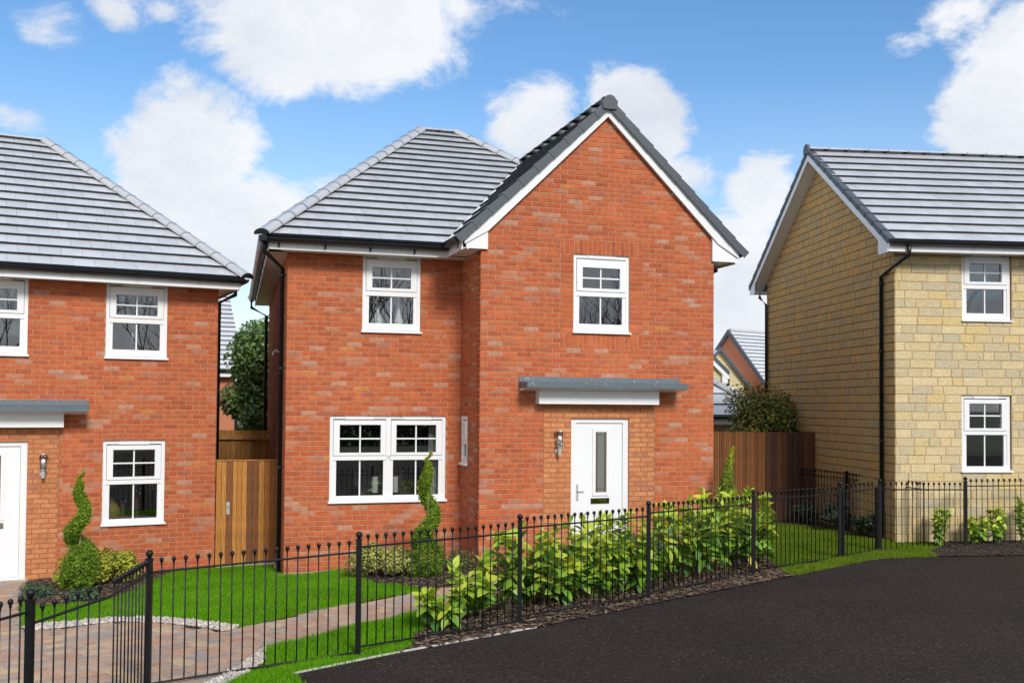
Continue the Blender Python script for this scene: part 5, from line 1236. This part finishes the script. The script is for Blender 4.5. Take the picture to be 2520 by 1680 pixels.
def far_window(t, x, zb, w, h, y=0):
    b = MB(); e = .06; b.box(x, x + e, y - .03, y - .002, zb, zb + h); b.box(x + w - e, x + w, y - .03, y - .002, zb, zb + h); b.box(x + e, x + w - e, y - .03, y - .002, zb, zb + e); b.box(x + e, x + w - e, y - .03, y - .002, zb + h - e, zb + h); b.box(x + w / 2 - .05, x + w / 2 + .05, y - .03, y - .002, zb + e, zb + h - e)
    o = b.build('window', M_white, t); 
    for k in (0, 1):
        x0, x1 = (x + e, x + w / 2 - .05) if k == 0 else (x + w / 2 + .05, x + w - e); p = MB(); p.box(x0, x1, y - .02, y - .003, zb + e, zb + h - e); p.build('pane', M_fobsc, o)
        g = MB(); g.box((x0 + x1) / 2 - .015, (x0 + x1) / 2 + .015, y - .026, y - .0205, zb + e, zb + h - e)
        for q in (.35, .68): g.box(x0, x1, y - .0255, y - .021, zb + h * q - .012, zb + h * q + .012)
        g.build('glazing_bar', M_white, o)
def far_houses():
    zg = -.1
    t = far_gable('red brick house with a big grey roof far off behind the garage roof', (10.25, 42.0, zg), R(36), 9, 3.72, 3.6, 5.7, M_fbrick, 'x', 15)
    b = MB(); b.cur = TT[0]; b.box(2.2, 4.2, .3, 2.1, 4.3, 4.95); b.build('dormer', M_tile, t)
    # yellow stone pair
    t = far_gable('yellow stone house with white bargeboard showing just right of the brick gable', (1.2, 38.0, zg), R(2), 6.55, 8, 4.0, 7.2, M_fstone, 'y', 14)
    b = MB(); b.tube([(6.78, -.1, 3.6), (6.78, -.1, 3.4), (6.3, -.06, 3.1), (6.3, -.06, .5)], .055, 6); b.build('downpipe', M_black, t)
    t = far_gable('narrow yellow stone gable with a small white window, behind the garage', (7.08, 40.2, zg), R(2), 1.98, 8, 3.52, 4.75, M_fstone, 'y', 7, white=False)
    far_window(t, 1.22, 2.5, .46, .82)
    # garage
    t = thing('garage', 'low stone garage with a grey hipped roof behind the brown fence', 'garage', (1.6, 27.0, zg)); b = MB(); b.box(0, 4.7, 0, 5.2, -.2, 2.22); b.build('wall', M_fstone, t)
    e = 2.33; a = [(-.3, -.3, e), (5.0, -.3, e), (5.0, 5.5, e), (-.3, 5.5, e)]; rl, rr = (2.3, 2.6, e + 1.98), (2.4, 2.6, e + 1.98)
    stepped_roof(t, a[0], a[1], rl, rr, 7); stepped_roof(t, a[1], a[2], rr, rr, 7); stepped_roof(t, a[2], a[3], rr, rl, 7); stepped_roof(t, a[3], a[0], rl, rl, 7)
    for p, q in ((a[1], rr), (a[0], rl), (a[2], rr), (a[3], rl)): cap_line(t, p, q, 'hip_tile', .42, .04)
    b = MB(); b.box(-.28, 4.98, -.28, -.26, e - .22, e - .03); b.build('fascia', M_white, t); b = MB(); b.tube([(-.3, -.34, e - .02), (5.05, -.34, e - .02)], .06, 6); b.build('gutter', M_black, t)
    # left, between the two brick houses
    th = R(23); rx, ry = -8.62, 32.2
    u = Vector((math.cos(th), math.sin(th)))
    t = far_gable('far brick house with a steep grey roof seen past the corner of the left house', (rx - u.x * 7, ry - u.y * 7, zg), th, 7, 8.0, 3.72, 6.6, M_fbrick, 'x', 19, over=.25)
    b = MB(); b.prism([(-.25, 3.43), (0, 3.43), (0, 3.85), (-.25, 3.6)], (7.0, 7.22), 'x'); b.build('box_end', M_white, t)
    b = MB(); b.tube([(7.12, -.2, 3.4), (7.05, .05, 3.0), (7.05, .05, 0)], .05, 6); b.build('downpipe', M_black, t)
    b = MB(); b.lathe([(.07, 0), (.07, .05)], 10); b.build('flue_terminal', M_black, t, mx=Matrix.Translation((6.1, -.01, 1.35)) @ Matrix.Rotation(R(90), 4, 'X'))
    # roof vent
    b = MB(); b.box(6.1, 6.5, 1.0, 1.2, 4.72, 4.86); b.build('roof_vent', M_slate, t)
far_houses()

# ------------------------------------------------------------------ bare trees across the road (seen in the window glass)
def bare_tree(seed):
    rd = random.Random(seed); b = MB()
    def grow(p, d, L, r_, k):
        q = p + d * L * .5 + Vector((rd.uniform(-1, 1), rd.uniform(-1, 1), 0)) * L * .05; e = q + (d + Vector((rd.uniform(-.15, .15), rd.uniform(-.15, .15), .06))).normalized() * L * .5
        b.tube([p, q, e], [r_, r_ * .85, r_ * .68], 6 if k < 2 else 4, cap=False)
        if k == 5: return
        n = 3 if k < 4 else 2 
        for i in range(n + (1 if k == 0 else 0)):
            a = rd.random() * 6.283; sp = rd.uniform(.35, .75); x = d.orthogonal().normalized(); y = d.cross(x); nd = (d + (x * math.cos(a) + y * math.sin(a)) * sp).normalized(); nd = (nd + Vector((0, 0, .18))).normalized()
            grow(e if i < 2 else q.lerp(e, rd.random()), nd, L * rd.uniform(.62, .82), r_ * .62, k + 1)
    grow(Vector((0, 0, 0)), Vector((0, 0, 1)), 2.6, .10, 0); return b.mesh('trunk', M_bark)
def tree_belt():
    """a belt of leafless trees across the road, one far-off wood"""
    V = []; F = []; rd = random.Random(2); src = [bare_tree(3), bare_tree(8), bare_tree(21)]
    for i in range(12):
        az = R(8 + i * 5.0 + rd.uniform(-1, 1)); dist = rd.uniform(44, 60); x, y = 2 + math.sin(az) * dist, 16 - math.cos(az) * dist
        m = Matrix.Translation((x, y, gz(x, y))) @ Matrix.Rotation(rd.random() * 6.28, 4, 'Z') @ Matrix.Scale(rd.uniform(1.15, 1.6), 4); me = src[i % 3]; n = len(V)
        V += [tuple(m @ v.co) for v in me.vertices]; F += [tuple(n + k for k in p.vertices) for p in me.polygons]
    me = bpy.data.meshes.new('bare_trees'); me.from_pydata(V, [], F); me.materials.append(M_bark); o = put('bare_trees', me)
    tag(o, 'belt of leafless trees across the road, mirrored in the window panes', 'trees', None, 'stuff')
tree_belt()
# hedge bank opposite
P, d = blob_pts(100, 1, 1); n = 9000; X = rng.random(n) * 60 - 30; Z = rng.random(n) ** .8 * 2.1 * (.8 + .2 * np.sin(X)); Y = -27 + rng.normal(size=n) * .7
o = leaf_cloud('hedge', np.stack([X, Y, Z], 1), np.tile([0, 1, .3], (n, 1)).astype(float), (.15, .3), [(.05, .07, .02), (.07, .08, .025), (.035, .05, .015)], M_fol); tag(o, 'long dark hedge across the road', 'hedge', None, 'stuff')

# ------------------------------------------------------------------ things standing in the windows
def in_house(H, p):
    m = Matrix.Translation(H.location) @ Matrix.Rotation(H.rotation_euler.z, 4, 'Z'); return m @ Vector(p)
def indoor():
    zM = 2.495; th = MAIN.rotation_euler.z
    for x, lb in ((-1.29, 'white pillar candle left of the mullion of the wide window'), (-.975, 'white pillar candle right of the mullion of the wide window')):
        p = in_house(MAIN, (x, 1.115 + .30, zM - 1.36)); t = thing('candle', lb, 'candle', p, 0, 'candles in the wide window'); b = MB(); b.lathe([(.05, 0), (.05, .24), (.046, .245)], 14); b.build('wax', M_wax, t, smooth=False); b = MB(); b.tube([(0, 0, .24), (.003, 0, .265)], .004, 5); b.build('wick', M_black, t)
        b = MB(); b.lathe([(.085, -.02), (.085, -.005), (.02, 0)], 14); b.build('base', M_iron, t)
    p = in_house(MAIN, (-.46, 1.115 + .22, zM - 1.45)); t = thing('curtain', 'pale curtain at the right side of the wide ground floor window', 'curtain', p, th); b = MB(); n = 26
    for i in range(n + 1): x = .26 * i / n; y = .03 * math.sin(i * 1.5); b.v += [(x, y, 0), (x, y, 1.3), (x, y + .01, 0), (x, y + .01, 1.3)]
    for i in range(n): q = 4 * i; b.face((q, q + 4, q + 5, q + 1)); b.face((q + 3, q + 7, q + 6, q + 2))
    o = b.build('fabric', M_curt, t)
    p = in_house(MAIN, (-1.05, 1.115 + 1.3, zM - 1.5)); t = thing('armchair', 'dark grey chair back inside the wide ground floor window', 'chair', p, th); b = MB(); b.prism([(-.4, 0), (.4, 0), (.42, .55), (.3, .66), (-.3, .66), (-.42, .55)], (0, .16)); b.build('backrest', mat('chair_cloth', (.10, .09, .10), .9), t)
    b = MB(); b.box(-.42, .42, -.55, -.002, -.2, .18); b.build('seat', MATS['chair_cloth'], t)
    for x, lb in ((-1.28, 'pale turned ornament in the left pane of the upper front window'), (-.95, 'pale turned ornament in the right pane of the upper front window')):
        p = in_house(MAIN, (x, 1.115 + .28, zM + 1.14)); t = thing('ornament', lb, 'ornament', p, 0, 'pale ornaments in the upper window'); b = MB(); b.lathe([(.10, 0), (.13, .05), (.09, .10), (.06, .13), (.085, .17), (.05, .23), (.03, .30), (.022, .40), (.012, .52), (.003, .56)], 14); b.build('body', M_wax, t, smooth=True)
    zL = 2.75; tl = LEFT.rotation_euler.z
    p = in_house(LEFT, (-1.27, .32, zL + .72)); t = thing('bottle_vase', 'tall dark blue glass vase in the upper window of the left house', 'vase', p); b = MB(); b.lathe([(.12, 0), (.14, .05), (.14, .36), (.10, .43), (.09, .45)], 14); b.build('body', M_navy, t, smooth=True); b = MB(); b.lathe([(.092, .45), (.092, .52), (.07, .53)], 14); b.build('stopper', M_chrome, t, smooth=True)
    for x, h, lb in ((-1.36, .36, 'glass globe lamp in the left pane of the lower left window'), (-1.15, .46, 'glass globe lamp in the right pane of the lower left window')):
        p = in_house(LEFT, (x, .42, zL - 1.86)); t = thing('globe_lamp', lb, 'lamp', p, 0, 'globe lamps in the lower left window'); b = MB(); b.lathe([(.08, 0), (.08, .02), (.03, .04), (.028, h - .1)], 12); b.build('stand', M_bark, t); b = MB(); b.lathe([(.02, h - .1), (.07, h - .05), (.09, h + .03), (.07, h + .11), (.01, h + .13)], 14); b.build('globe', M_lampglass, t, smooth=True)
    p = in_house(LEFT, (-1.52, .5, zL - 1.86)); t = thing('yellow_vase', 'dull yellow vase at the lower left corner of the lower left window', 'vase', p); b = MB(); b.lathe([(.10, 0), (.16, .1), (.12, .2), (.05, .3), (.05, .36)], 14); b.build('body', M_yel, t, smooth=True)
    p = in_house(LEFT, (-1.57, 1.3, zL - 1.42)); t = thing('wall_picture', 'small dull yellow picture on the room wall behind the lower left window', 'picture', p, tl); b = MB(); b.box(0, .2, 0, .02, 0, .24); b.build('print', M_yel, t)
    for i, (ch, x) in enumerate(((':', -.93), ('0', -.88), ('2', -.76))):
        cu = bpy.data.curves.new('digit', 'FONT'); cu.body = ch; cu.size = .17; cu.extrude = .004; o = bpy.data.objects.new('digit_tmp', cu); COL.objects.link(o); bpy.context.view_layer.update()
        me = bpy.data.meshes.new_from_object(o.evaluated_get(bpy.context.evaluated_depsgraph_get())); bpy.data.objects.remove(o); me.materials.clear(); me.materials.append(M_yel)
        p = in_house(LEFT, (x, .75, zL - 1.42)); t = put('clock_digit', me); t.location = p; t.rotation_euler = (R(90), 0, tl); tag(t, {':': 'yellow colon dots before the digits', '0': 'round yellow zero on the dark wall behind the lower left window', '2': 'curled yellow figure two, rightmost on the wall behind the lower left window'}[ch] + (' in the lower left window' if ch == ':' else ''), 'digit', 'wall digits')
indoor()
